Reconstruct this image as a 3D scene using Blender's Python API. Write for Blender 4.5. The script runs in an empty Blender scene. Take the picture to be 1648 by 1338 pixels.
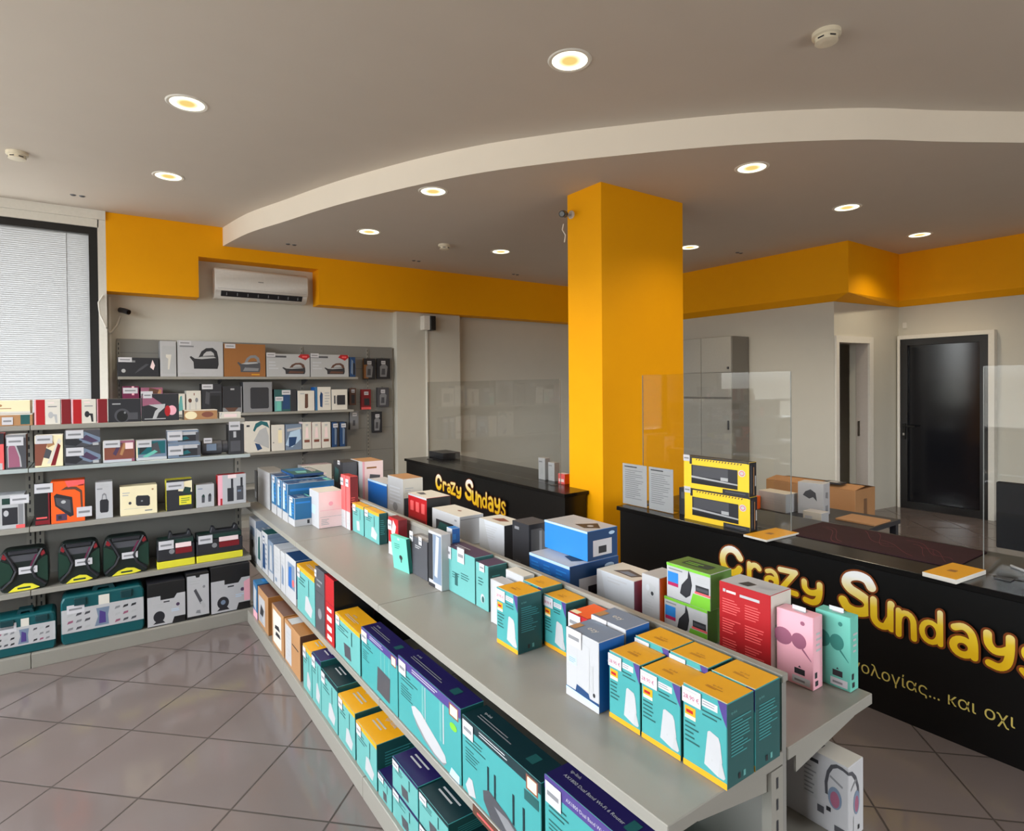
import bpy, bmesh, math, random
from mathutils import Vector, Matrix
random.seed(7)
SC = bpy.context.scene
COL = SC.collection
# ---------------------------------------------------------------- camera
FPX, YAW, PIT, ROL, CX, CY, CAMH = 953.06, 0.613815, 0.0115108, -0.0086999, 826.9, 632.57, 1.6
_f0 = Vector((math.sin(YAW), math.cos(YAW), 0)); _r0 = Vector((math.cos(YAW), -math.sin(YAW), 0)); _u0 = Vector((0, 0, 1))
FWD = math.cos(PIT)*_f0 - math.sin(PIT)*_u0
_u1 = math.cos(PIT)*_u0 + math.sin(PIT)*_f0
RGT = math.cos(ROL)*_r0 + math.sin(ROL)*_u1
UPV = math.cos(ROL)*_u1 - math.sin(ROL)*_r0
cam_d = bpy.data.cameras.new('camera'); cam = bpy.data.objects.new('camera', cam_d); COL.objects.link(cam)
cam_d.sensor_width = 36; cam_d.lens = FPX*36/1648
cam_d.shift_x = (824-CX)/1648; cam_d.shift_y = (CY-669)/1648
cam_d.clip_start = 0.02
cam.matrix_world = Matrix(((RGT.x, UPV.x, -FWD.x, 0), (RGT.y, UPV.y, -FWD.y, 0), (RGT.z, UPV.z, -FWD.z, CAMH), (0, 0, 0, 1)))
SC.camera = cam
# ---------------------------------------------------------------- world, daylight, exposure
SC.view_settings.view_transform = 'Standard'; SC.view_settings.look = 'None'
SC.view_settings.gamma = 1; SC.view_settings.use_curve_mapping = False
SC.view_settings.exposure = 0.0
W = bpy.data.worlds.new('overcast_day'); SC.world = W; W.use_nodes = True
_wn = W.node_tree.nodes; _wl = W.node_tree.links
_bg = _wn['Background']; _bg.inputs[1].default_value = SKY = 14.8
_tc = _wn.new('ShaderNodeTexCoord'); _sep = _wn.new('ShaderNodeSeparateXYZ'); _cr = _wn.new('ShaderNodeValToRGB')
_wl.new(_tc.outputs['Generated'], _sep.inputs[0]); _wl.new(_sep.outputs['Z'], _cr.inputs[0]); _wl.new(_cr.outputs[0], _bg.inputs[0])
_cr.color_ramp.elements[0].position = 0.0; _cr.color_ramp.elements[0].color = (0.27, 0.255, 0.235, 1)
_cr.color_ramp.elements[1].position = 0.12; _cr.color_ramp.elements[1].color = (0.95, 0.97, 1.0, 1)
def portal(name, loc, rot, sx, sy):
    l = bpy.data.lights.new(name, 'AREA'); l.shape = 'RECTANGLE'; l.size = sx; l.size_y = sy; l.cycles.is_portal = True
    o = bpy.data.objects.new(name, l); o.location = loc; o.rotation_euler = rot; COL.objects.link(o)
portal('portal_shopfront', (-2.75, 3.15, 2.1), (0, -math.pi/2, 0), 2.35, 7.1)
portal('portal_window', (-1.05, 7.75, 1.9), (-math.pi/2, 0, 0), 2.2, 2.6)
portal('portal_entrance', (3.3, -2.75, 1.3), (math.pi/2, 0, 0), 2.4, 2.6)
# ---------------------------------------------------------------- pixel -> world (photo pixels on known planes)
def ray(px, py): return RGT*((px-CX)/FPX) - UPV*((py-CY)/FPX) + FWD
def onx(px, py, X): d = ray(px, py); return Vector((0, 0, CAMH)) + d*(X/d.x)
def ony(px, py, Y): d = ray(px, py); return Vector((0, 0, CAMH)) + d*(Y/d.y)
def onz(px, py, Z): d = ray(px, py); return Vector((0, 0, CAMH)) + d*((Z-CAMH)/d.z)
# ---------------------------------------------------------------- materials
def lin(c):
    return tuple((x/255/12.92 if x/255 <= 0.04045 else ((x/255+0.055)/1.055)**2.4) for x in c) + (1,)
MATS = {}
def M(name, rgb=None, rough=0.5, metal=0.0, emit=0.0, var=0.05, scale=40, bump=0.0, coat=0.0, spec=0.5):
    if name in MATS: return MATS[name]
    m = bpy.data.materials.new(name); m.use_nodes = True; MATS[name] = m
    nt = m.node_tree; b = nt.nodes['Principled BSDF']
    b.inputs['Roughness'].default_value = rough; b.inputs['Metallic'].default_value = metal
    b.inputs['Coat Weight'].default_value = coat; b.inputs['Specular IOR Level'].default_value = spec
    c = lin(rgb)
    tc = nt.nodes.new('ShaderNodeTexCoord'); nz = nt.nodes.new('ShaderNodeTexNoise'); nz.inputs['Scale'].default_value = scale
    nt.links.new(tc.outputs['Object'], nz.inputs['Vector'])
    mx = nt.nodes.new('ShaderNodeMix'); mx.data_type = 'RGBA'
    mx.inputs[6].default_value = tuple(x*(1-var) for x in c[:3]) + (1,); mx.inputs[7].default_value = tuple(min(1, x*(1+var)) for x in c[:3]) + (1,)
    nt.links.new(nz.outputs['Fac'], mx.inputs[0]); nt.links.new(mx.outputs[2], b.inputs['Base Color'])
    if emit:
        b.inputs['Emission Color'].default_value = c; b.inputs['Emission Strength'].default_value = emit
    if bump:
        bp = nt.nodes.new('ShaderNodeBump'); bp.inputs['Strength'].default_value = bump; bp.inputs['Distance'].default_value = 0.002
        nt.links.new(nz.outputs['Fac'], bp.inputs['Height']); nt.links.new(bp.outputs[0], b.inputs['Normal'])
    return m
def clear_mat(name, tint, gloss=0.05, rough=0.02):
    m = bpy.data.materials.new(name); m.use_nodes = True; MATS[name] = m; nt = m.node_tree; nt.nodes.clear()
    o = nt.nodes.new('ShaderNodeOutputMaterial'); t = nt.nodes.new('ShaderNodeBsdfTransparent'); g = nt.nodes.new('ShaderNodeBsdfGlossy')
    lw = nt.nodes.new('ShaderNodeLayerWeight'); lw.inputs[0].default_value = 0.5; pw = nt.nodes.new('ShaderNodeMath'); pw.operation = 'POWER'; pw.inputs[1].default_value = 4.5
    f = nt.nodes.new('ShaderNodeMath'); f.operation = 'MULTIPLY_ADD'; f.inputs[1].default_value = 0.9; f.inputs[2].default_value = gloss; x = nt.nodes.new('ShaderNodeMixShader')
    nt.links.new(lw.outputs['Facing'], pw.inputs[0]); nt.links.new(pw.outputs[0], f.inputs[0])
    t.inputs[0].default_value = tint; g.inputs['Roughness'].default_value = rough
    nt.links.new(f.outputs[0], x.inputs[0]); nt.links.new(t.outputs[0], x.inputs[1]); nt.links.new(g.outputs[0], x.inputs[2]); nt.links.new(x.outputs[0], o.inputs[0])
    return m
P = {  # sRGB base colours
 'white': (182, 181, 184), 'offwhite': (214, 208, 198), 'cream': (236, 222, 184), 'lgrey': (176, 176, 178), 'grey': (128, 128, 132), 'dgrey': (72, 72, 78),
 'black': (18, 18, 20), 'ink': (36, 36, 42), 'teal': (64, 150, 151), 'dteal': (28, 82, 82), 'pteal': (98, 164, 161), 'deepteal': (8, 92, 100), 'mint': (96, 190, 168),  # dteal: print ink, and teal box sides with their shade painted in
 'orange': (224, 158, 20), 'yellow': (222, 156, 24), 'kyellow': (250, 204, 40), 'brightorange': (240, 92, 22), 'red': (172, 14, 24), 'dred': (120, 12, 24), 'coral': (232, 92, 92),
 'blue': (20, 92, 168), 'sky': (34, 124, 200), 'navy': (14, 58, 104), 'prodblue': (32, 100, 146), 'purple': (28, 20, 76), 'lilac': (72, 56, 124), 'plum': (74, 54, 82), 'dgreen': (6, 40, 46),
 'toolgreen': (18, 52, 44), 'lime': (224, 214, 52), 'green': (118, 190, 48), 'mgreen': (84, 120, 50), 'pink': (236, 170, 184), 'magenta': (170, 20, 80), 'maroon': (108, 24, 66),
 'kraft': (172, 126, 84), 'brown': (150, 96, 44), 'dbrown': (92, 58, 44), 'slate': (112, 128, 150), 'paleblue': (180, 205, 228), 'palepink': (240, 214, 214), 'bronze': (128, 72, 56), 'silver': (190, 192, 198), 'mintbox': (104, 186, 170), 'dmint': (40, 120, 110), 'mauve': (150, 88, 112), 'tagwhite': (200, 198, 203)}
def K(n):
    r = 0.45
    return M('print_'+n, P[n], rough=r, var=0.03, scale=25)
# ---------------------------------------------------------------- mesh builder
_TXT = {}
def text_geo(s):
    if s not in _TXT:
        cu = bpy.data.curves.new('t', 'FONT'); cu.body = s; cu.size = 1; cu.resolution_u = 2; cu.align_x = 'LEFT'
        ob = bpy.data.objects.new('t', cu); me = ob.to_mesh()
        vs = [v.co.copy() for v in me.vertices]; fs = [tuple(p.vertices) for p in me.polygons]
        ob.to_mesh_clear(); bpy.data.objects.remove(ob); bpy.data.curves.remove(cu)
        _TXT[s] = (vs, fs, max([v.x for v in vs] or [0]))
    return _TXT[s]
class MB:
    def __init__(s): s.v = []; s.f = []; s.m = []; s.ml = []
    def mi(s, mat):
        if mat not in s.ml: s.ml.append(mat)
        return s.ml.index(mat)
    def add(s, vs, fs, mat):
        o = len(s.v); k = s.mi(mat); s.v += [Vector(v) for v in vs]
        for f in fs: s.f.append(tuple(i+o for i in f)); s.m.append(k)
        return s
    def poly(s, pts, mat): return s.add(pts, [tuple(range(len(pts)))], mat)
    def box(s, x0, x1, y0, y1, z0, z1, mat):
        vs = [(x0,y0,z0),(x1,y0,z0),(x1,y1,z0),(x0,y1,z0),(x0,y0,z1),(x1,y0,z1),(x1,y1,z1),(x0,y1,z1)]
        return s.add(vs, [(0,3,2,1),(4,5,6,7),(0,1,5,4),(1,2,6,5),(2,3,7,6),(3,0,4,7)], mat)
    def prism(s, pts, axis, a, b, mat):   # pts 2-D outline extruded along axis
        def q(p, t): return {'x': (t, p[0], p[1]), 'y': (p[0], t, p[1]), 'z': (p[0], p[1], t)}[axis]
        n = len(pts); vs = [q(p, a) for p in pts] + [q(p, b) for p in pts]
        fs = [tuple(range(n-1, -1, -1)), tuple(range(n, 2*n))] + [(i, (i+1) % n, n+(i+1) % n, n+i) for i in range(n)]
        return s.add(vs, fs, mat)
    def lathe(s, c, prof, mat, n=24, axis='z', caps=True):
        vs = []; fs = []
        for r, h in prof:
            for i in range(n):
                a = 2*math.pi*i/n; p = (r*math.cos(a), r*math.sin(a), h)
                if axis == 'x': p = (p[2], p[0], p[1])
                if axis == 'y': p = (p[0], p[2], p[1])
                vs.append((c[0]+p[0], c[1]+p[1], c[2]+p[2]))
        for j in range(len(prof)-1):
            for i in range(n):
                k = (i+1) % n; fs.append((j*n+i, j*n+k, (j+1)*n+k, (j+1)*n+i))
        if caps: fs.append(tuple(range(n-1, -1, -1))); fs.append(tuple((len(prof)-1)*n+i for i in range(n)))
        return s.add(vs, fs, mat)
    def tube(s, pts, r, mat, n=8):
        pts = [Vector(p) for p in pts]; vs = []; fs = []
        for i, p in enumerate(pts):
            d = (pts[min(i+1, len(pts)-1)] - pts[max(i-1, 0)]).normalized()
            a = d.orthogonal().normalized() if i == 0 else (a - d*a.dot(d)).normalized()
            b = d.cross(a)
            for k in range(n): t = 2*math.pi*k/n; vs.append(p + r*(math.cos(t)*a + math.sin(t)*b))
        for j in range(len(pts)-1):
            for k in range(n): q = (k+1) % n; fs.append((j*n+k, j*n+q, (j+1)*n+q, (j+1)*n+k))
        fs.append(tuple(range(n-1, -1, -1))); fs.append(tuple((len(pts)-1)*n+k for k in range(n)))
        return s.add(vs, fs, mat)
    def text(s, st, o, ux, uy, size, mat):
        vs, fs, w = text_geo(st); o, ux, uy = Vector(o), Vector(ux), Vector(uy)
        return s.add([o + ux*(v.x*size) + uy*(v.y*size) for v in vs], fs, mat)
    def mesh(s, name, bevel=0.0, smooth=False):
        me = bpy.data.meshes.new(name); me.from_pydata(s.v, [], s.f)
        for m in s.ml: me.materials.append(m)
        for p, k in zip(me.polygons, s.m): p.material_index = k
        bm = bmesh.new(); bm.from_mesh(me)
        if bevel: bmesh.ops.bevel(bm, geom=bm.edges[:], offset=bevel, segments=1, affect='EDGES', clamp_overlap=True)
        bm.to_mesh(me); bm.free()
        if smooth:
            for p in me.polygons: p.use_smooth = True
            try: me.set_sharp_from_angle(angle=math.radians(40))
            except Exception: pass
        me.update(); return me
    def build(s, name, parent=None, bevel=0.0, smooth=False, loc=(0, 0, 0), rz=0.0):
        o = bpy.data.objects.new(name, s.mesh(name, bevel, smooth)); COL.objects.link(o)
        o.location = loc; o.rotation_euler = (0, 0, rz)
        if parent: o.parent = parent
        return o
def tag(o, label, cat, group=None):
    o['label'] = label; o['category'] = cat
    if group: o['group'] = group
    return o
def empty(name, loc, label, cat, group=None, rz=0.0):
    o = bpy.data.objects.new(name, None); COL.objects.link(o); o.location = loc; o.rotation_euler = (0, 0, rz); o.empty_display_size = 0.1
    return tag(o, label, cat, group)
def struct(mb, name, **k):
    o = mb.build(name, **k); o['kind'] = 'structure'; return o
def copy_thing(o, loc, label, rz=None):
    c = o.copy(); COL.objects.link(c); c.location = loc; c['label'] = label
    if rz is not None: c.rotation_euler = (0, 0, rz)
    for ch in list(o.children):
        d = ch.copy(); COL.objects.link(d); d.parent = c
        for g in ch.children:
            e = g.copy(); COL.objects.link(e); e.parent = d
    return c
# ---------------------------------------------------------------- the setting
wallpaint = M('wall_paint', (208, 204, 193), rough=0.7, var=0.02, scale=6)
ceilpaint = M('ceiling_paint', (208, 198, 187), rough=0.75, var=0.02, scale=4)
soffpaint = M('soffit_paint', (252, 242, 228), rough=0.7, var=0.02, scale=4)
yellow = M('yellow_wall_paint', (255, 174, 0), rough=0.6, var=0.03, scale=5, spec=0.2)
frameblk = M('black_aluminium', (26, 25, 26), rough=0.4)
whitetrim = M('white_trim', (232, 228, 220), rough=0.55)
# tiled floor
def floor_mat():
    m = bpy.data.materials.new('glossy_tiles'); m.use_nodes = True; nt = m.node_tree; b = nt.nodes['Principled BSDF']; L = nt.links.new
    tc = nt.nodes.new('ShaderNodeTexCoord'); mp = nt.nodes.new('ShaderNodeMapping'); mp.vector_type = 'TEXTURE'
    mp.inputs['Location'].default_value = (0.113, 3.298, 0); mp.inputs['Rotation'].default_value = (0, 0, math.radians(45)); mp.inputs['Scale'].default_value = (0.4, 0.4, 0.4)
    L(tc.outputs['Object'], mp.inputs[0]); br = nt.nodes.new('ShaderNodeTexBrick'); br.offset = 0; br.squash = 1
    br.inputs['Scale'].default_value = 1; br.inputs['Brick Width'].default_value = 1; br.inputs['Row Height'].default_value = 1; br.inputs['Mortar Size'].default_value = 0.011; br.inputs['Mortar Smooth'].default_value = 0.2
    br.inputs['Color1'].default_value = lin((113, 102, 100)); br.inputs['Color2'].default_value = lin((117, 106, 104)); br.inputs['Mortar'].default_value = lin((66, 57, 54))
    L(mp.outputs[0], br.inputs['Vector'])
    nz = nt.nodes.new('ShaderNodeTexNoise'); nz.inputs['Scale'].default_value = 3; nz.inputs['Detail'].default_value = 4; L(tc.outputs['Object'], nz.inputs[0])
    mx = nt.nodes.new('ShaderNodeMix'); mx.data_type = 'RGBA'; mx.blend_type = 'MULTIPLY'; mx.inputs[0].default_value = 1
    rp = nt.nodes.new('ShaderNodeValToRGB'); rp.color_ramp.elements[0].color = (0.86, 0.86, 0.86, 1); rp.color_ramp.elements[1].color = (1, 1, 1, 1)
    L(nz.outputs['Fac'], rp.inputs[0]); L(br.outputs['Color'], mx.inputs[6]); L(rp.outputs[0], mx.inputs[7]); L(mx.outputs[2], b.inputs['Base Color'])
    mr = nt.nodes.new('ShaderNodeMapRange'); mr.inputs[3].default_value = 0.11; mr.inputs[4].default_value = 0.6; L(br.outputs['Fac'], mr.inputs[0]); L(mr.outputs[0], b.inputs['Roughness'])
    bp = nt.nodes.new('ShaderNodeBump'); bp.invert = True; bp.inputs['Distance'].default_value = 0.002; bp.inputs['Strength'].default_value = 0.5; L(br.outputs['Fac'], bp.inputs['Height']); L(bp.outputs[0], b.inputs['Normal'])
    return m
fl = MB().box(-2.75, 8.7, -2.75, 8.0, -0.1, 0.0, floor_mat()); struct(fl, 'floor')
CU, CL = 3.452, 3.24
struct(MB().box(-2.75, 8.7, -2.75, 8.0, CU+0.03, CU+0.15, ceilpaint).box(-2.75, 8.7, -2.75, 8.0, CU, CU+0.03, ceilpaint), 'ceiling')
# lowered ceiling with the curved front edge
cv = [(1.208, 7.52), (1.33, 6.75), (1.543, 6.051), (1.71, 5.5), (1.898, 4.982), (2.165, 4.365), (2.453, 3.838), (2.79, 3.37), (3.083, 3.018), (3.407, 2.65), (3.755, 2.303), (4.123, 2.0), (4.36, 1.835), (4.72, 1.63), (5.23, 1.31), (6.6, 0.45), (8.6, -0.8)]
fine = []
for i in range(len(cv)-1):
    p0, p1, p2, p3 = [Vector(cv[max(0, min(len(cv)-1, i+k))]) for k in (-1, 0, 1, 2)]
    for j in range(5):
        t = j/5; fine.append(0.5*((2*p1) + (p2-p0)*t + (2*p0-5*p1+4*p2-p3)*t*t + (3*p1-p0-3*p2+p3)*t**3))
fine.append(Vector(cv[-1]))
sm = MB(); n = len(fine)
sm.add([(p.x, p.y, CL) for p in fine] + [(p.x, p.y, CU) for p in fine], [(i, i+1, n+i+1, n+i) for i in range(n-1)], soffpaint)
under = [(p.x, p.y, CL) for p in fine] + [(8.6, 7.52, CL)]
sm.add(under, [tuple(range(len(under)))], ceilpaint)
struct(sm, 'ceiling_lowered')
# walls.  back wall with shelving on it (y = 7.75), yellow bulkhead in front of it
struct(MB().box(0.06, 3.40, 7.75, 8.0, 0, 3.3, wallpaint).box(3.40, 4.40, 7.62, 8.0, 0, 3.3, wallpaint).box(4.40, 7.4, 7.78, 8.0, 0, 3.3, wallpaint), 'wall_back')
bk = MB()
bk.box(0.10, 0.958, 7.5, 7.75, 2.63, CU, yellow); bk.box(0.958, 2.30, 7.5, 7.75, 3.09, CU, yellow); bk.box(2.30, 7.2, 7.5, 7.75, 2.645, CU, yellow)
struct(bk, 'wall_back_bulkhead')
struct(MB().box(0.03, 0.10, 7.5, 7.75, 0, CU, whitetrim).box(-2.75, 0.04, 7.5, 7.75, 3.28, CU, whitetrim).box(-2.75, 0.03, 7.5, 7.75, 0, 0.7, wallpaint).box(-2.75, -2.25, 7.5, 7.75, 0.7, 3.28, wallpaint), 'wall_window_side')
struct(MB().box(-2.02, -0.98, 7.47, 7.5, 3.36, CU, whitetrim).box(-0.98, 0.10, 7.47, 7.5, 3.36, CU, whitetrim), 'trim_1')
# right wall with the stepped-back part that holds the doors
rw = MB(); rw.prism([(7.2, 3.577), (8.5, 3.40), (8.7, 3.40), (8.7, 8.0), (7.2, 8.0)], 'z', 2.16, 3.3, wallpaint)
def seg(t): return (7.2+1.3*t, 3.577-0.177*t)
T0, T1 = 0.035, 0.52      # opening of the white door on the return wall
a0, a1 = seg(T0), seg(T1)
rw.prism([(7.2, 3.577), a0, (a0[0]+0.02, 3.75), (7.3, 3.75), (7.3, 8.0), (7.2, 8.0)], 'z', 0, 2.16, wallpaint)
rw.prism([a1, (8.5, 3.40), (8.7, 3.4), (8.7, 3.9), (a1[0], 3.72)], 'z', 0, 2.16, wallpaint)
rw.box(8.5, 8.7, 3.35, 3.42, 0, 3.3, wallpaint).box(8.5, 8.7, -2.75, 2.435, 0, 3.3, wallpaint).box(8.5, 8.7, 2.435, 3.35, 2.14, 3.3, wallpaint).box(8.62, 8.7, 2.435, 3.35, 0, 2.14, wallpaint).box(8.7, 8.75, -2.75, 8.0, 0, 3.6, wallpaint)
struct(rw, 'wall_right')
by = MB(); by.prism([(7.08, 3.354), (8.4, 3.354), (8.4, -2.6), (8.6, -2.6), (8.6, 3.5), (7.25, 3.65), (7.25, 7.5), (7.08, 7.5)], 'z', 2.645, CU, yellow)
up = [(7.08, 7.5), (7.08, 3.354), (8.4, 3.354), (8.4, -2.6)]; dn = [(7.195, 7.5), (7.195, 3.572), (8.495, 3.395), (8.495, -2.6)]
by.add([(x, y, 2.646) for x, y in up]+[(x, y, 2.575) for x, y in dn], [(i, i+1, i+5, i+4) for i in range(3)], yellow)
struct(by, 'wall_right_bulkhead')
# shop front on the left and the glazed entrance behind the camera
lf = MB(); lf.box(-2.75, -2.6, -2.75, 8.0, 3.25, CU, wallpaint).box(-2.75, -2.6, -2.75, 8.0, 0, 0.98, wallpaint).box(-2.75, -2.6, -2.75, -0.4, 0.98, 3.25, wallpaint).box(-2.75, -2.6, 6.7, 8.0, 0.98, 3.25, wallpaint)
struct(lf, 'wall_left')
frontpaint = M('front_wall_paint', (176, 170, 160), rough=0.7, var=0.02, scale=6)
fr = MB(); fr.box(-2.75, 8.7, -2.75, -2.6, 2.6, CU, frontpaint).box(4.5, 8.7, -2.75, -2.6, 0, 2.6, frontpaint).box(-2.75, 2.1, -2.75, -2.6, 0, 2.6, frontpaint)
struct(fr, 'wall_front')
def win(name, axis, at, a0, a1, z0, z1, nv, t=0.05, mat=frameblk):
    m = MB()
    def bar(u0, u1, w0, w1):
        if axis == 'x': m.box(at-0.04, at+0.04, u0, u1, w0, w1, mat)
        else: m.box(u0, u1, at-0.04, at+0.04, w0, w1, mat)
    bar(a0, a1, z0, z0+t); bar(a0, a1, z1-t, z1)
    for i in range(nv+1): c = a0+(a1-a0-t)*i/nv; bar(c, c+t, z0+t, z1-t)
    return struct(m, name)
glass = clear_mat('window_glass', (0.96, 0.98, 0.98, 1))
w1 = win('window_1', 'x', -2.68, -0.4, 6.7, 0.98, 3.25, 4)
MB().box(-2.69, -2.68, -0.38, 6.68, 1.0, 3.23, glass).build('window_pane', w1)
w2 = win('window_2', 'y', -2.68, 2.1, 4.5, 0, 2.6, 2)
MB().box(2.12, 4.48, -2.69, -2.68, 0.02, 2.58, glass).build('window_pane', w2)
w3 = win('window_3', 'y', 7.56, -2.25, 0.03, 0.7, 3.28, 1, t=0.075)
MB().box(-2.22, 0.0, 7.62, 7.625, 0.72, 3.26, glass).build('window_pane', w3)
# white venetian blind lowered behind the frame
def blind_mat():
    m = bpy.data.materials.new('blind_slats'); m.use_nodes = True; nt = m.node_tree; nt.nodes.clear(); L = nt.links.new
    o = nt.nodes.new('ShaderNodeOutputMaterial'); d = nt.nodes.new('ShaderNodeBsdfDiffuse'); t = nt.nodes.new('ShaderNodeBsdfTranslucent'); x = nt.nodes.new('ShaderNodeMixShader'); x.inputs[0].default_value = 0.55
    d.inputs[0].default_value = (0.8, 0.8, 0.8, 1); t.inputs[0].default_value = (0.148, 0.148, 0.153, 1)
    L(d.outputs[0], x.inputs[1]); L(t.outputs[0], x.inputs[2]); L(x.outputs[0], o.inputs[0]); return m
bm_ = blind_mat()
bl = empty('venetian_blind', (-1.1, 7.58, 0.8), 'white venetian blind lowered in the black framed window at far left', 'blind')
s = MB()
for i in range(118):
    z = 0.02 + i*0.0205; x0, x1 = -1.07, 1.072
    s.add([(x0, -0.006, z+0.021), (x1, -0.006, z+0.021), (x1, 0.006, z-0.004), (x0, 0.006, z-0.004)], [(0, 1, 2, 3)], bm_)
s.build('slats', bl)
MB().box(-1.06, 1.05, -0.02, 0.02, 2.43, 2.46, whitetrim).build('head_rail', bl)
cords = (-0.35, 0.06, 0.87)
for c in cords: MB().box(c-0.003, c+0.003, -0.012, -0.009, 0.0, 2.43, M('cord_grey', (150, 150, 152))).build('cord', bl)
MB().box(-1.06, 1.05, -0.012, 0.012, -0.01, 0.012, whitetrim).build('bottom_rail', bl)
# column
struct(MB().box(3.343, 4.352, 3.502, 3.92, 0, CL+0.1, yellow), 'column', bevel=0.003)
# dark aluminium door in the right wall
d1 = MB(); d1.box(8.42, 8.52, 2.435, 2.515, 0, 2.15, frameblk).box(8.42, 8.52, 3.27, 3.35, 0, 2.15, frameblk).box(8.42, 8.52, 2.515, 3.27, 2.07, 2.15, frameblk).box(8.42, 8.52, 2.515, 3.27, 0.0, 0.09, frameblk)
door1 = struct(d1, 'door_1')
MB().box(8.455, 8.475, 2.515, 3.27, 0.09, 2.07, M('smoked_glass', (20, 21, 26), rough=0.12)).build('door_panel', door1)
hm = MB().box(8.395, 8.42, 3.285, 3.315, 0.88, 1.08, M('handle_black', (15, 15, 15), rough=0.3)); hm.tube([(8.40, 3.30, 1.05), (8.37, 3.30, 1.05), (8.365, 3.285, 1.05), (8.365, 3.17, 1.05)], 0.011, MATS['handle_black']); hm.build('door_handle', door1)
MB().box(8.385, 8.42, 3.29, 3.31, 0.93, 0.96, M('steel', (190, 188, 184), rough=0.3, metal=1)).build('lock_cylinder', door1)
struct(MB().box(8.41, 8.5, 3.352, 3.382, 0, 2.1515, whitetrim).box(8.41, 8.5, 2.375, 2.433, 0, 2.1515, whitetrim).box(8.41, 8.5, 2.375, 3.382, 2.152, 2.20, whitetrim), 'trim_2')
# white door ajar in the return wall
ang = math.atan2(-0.177, 1.3)
d2 = MB(); wl_ = a1[0]-a0[0]
d2.box(-0.035, 0.02, -0.025, 0.10, 0, 2.09, whitetrim).box(wl_-0.02, wl_+0.06, -0.025, 0.0, 0, 2.09, whitetrim).box(-0.035, wl_+0.06, -0.025, 0.0, 2.0905, 2.17, whitetrim)
door2 = struct(d2, 'door_2', loc=(a0[0], a0[1], 0), rz=ang)
jam = M('door_paint', (206, 196, 188), rough=0.5)
MB().box(wl_-0.02, wl_+0.02, 0.0005, 0.15, 0, 2.09, jam).box(0.02, wl_-0.02, 0.0005, 0.15, 2.0905, 2.15, jam).build('jamb', door2)
MB().box(-0.03, 0.01, 0.16, 0.62, 0.01, 2.08, jam).build('door_leaf', door2)
MB().box(wl_-0.023, wl_-0.0195, 0.10, 0.13, 0.93, 1.12, MATS['steel']).build('strike_plate', door2)
struct(MB().box(7.31, 8.69, 4.25, 4.30, 0, 3.3, M('partition_dark_grey', (120, 112, 106), rough=0.7)), 'wall_added_partition')  # partition added to stop daylight leaking in; dark grey keeps the doorway dark
# skirting
sk = M('skirting_tile', (128, 118, 112), rough=0.3)
struct(MB().box(8.485, 8.5, -2.6, 2.40, 0, 0.08, sk), 'baseboard_right')
struct(MB().box(3.40, 7.2, 7.605, 7.62, 0, 0.08, sk), 'baseboard_back')
# ---------------------------------------------------------------- ceiling fittings
trimw = M('lamp_trim', (236, 232, 224), rough=0.4)
def lamp_mat(name, rgb, e):
    m = bpy.data.materials.new(name); m.use_nodes = True; nt = m.node_tree; nt.nodes.clear()
    o = nt.nodes.new('ShaderNodeOutputMaterial'); em = nt.nodes.new('ShaderNodeEmission'); em.inputs[0].default_value = lin(rgb); em.inputs[1].default_value = e
    nt.links.new(em.outputs[0], o.inputs[0]); return m
def glow_mat():
    m = bpy.data.materials.new('lamp_glow'); m.use_nodes = True; nt = m.node_tree; nt.nodes.clear(); L = nt.links.new
    o = nt.nodes.new('ShaderNodeOutputMaterial'); em = nt.nodes.new('ShaderNodeEmission'); tc = nt.nodes.new('ShaderNodeTexCoord'); ln = nt.nodes.new('ShaderNodeVectorMath'); ln.operation = 'LENGTH'
    mr = nt.nodes.new('ShaderNodeMapRange'); mr.inputs[1].default_value = 0.035; mr.inputs[2].default_value = 0.085; cr = nt.nodes.new('ShaderNodeValToRGB'); e = cr.color_ramp.elements
    e[0].color = lin((253, 218, 130)); e[1].color = lin((255, 247, 214)); e[1].position = 0.75
    st = nt.nodes.new('ShaderNodeMapRange'); st.inputs[1].default_value = 0.04; st.inputs[2].default_value = 0.085; st.inputs[3].default_value = 0.98; st.inputs[4].default_value = 2.6
    L(tc.outputs['Object'], ln.inputs[0]); L(ln.outputs['Value'], mr.inputs[0]); L(ln.outputs['Value'], st.inputs[0]); L(mr.outputs[0], cr.inputs[0]); L(cr.outputs[0], em.inputs[0]); L(st.outputs[0], em.inputs[1]); L(em.outputs[0], o.inputs[0]); return m
LAMP = glow_mat()
def downlight(x, y, z, label, w):
    o = empty('downlight', (x, y, z), label, 'ceiling light', 'round recessed downlights')
    MB().lathe((0, 0, 0), [(0.10, -0.001), (0.102, -0.004), (0.118, -0.006), (0.126, 0.0)], trimw, 40, caps=False).build('trim_ring', o)
    MB().lathe((0, 0, 0), [(0.102, -0.003), (0.102, -0.002)], LAMP, 40).build('diffuser', o)
    l = bpy.data.lights.new('downlight_beam', 'SPOT'); l.energy = w; l.spot_size = math.radians(130); l.spot_blend = 0.8; l.color = (1, 0.86, 0.62); l.shadow_soft_size = 0.08
    lo = bpy.data.objects.new('beam', l); COL.objects.link(lo); lo.parent = o; lo.location = (0, 0, -0.02)
BEAM = 60
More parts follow.
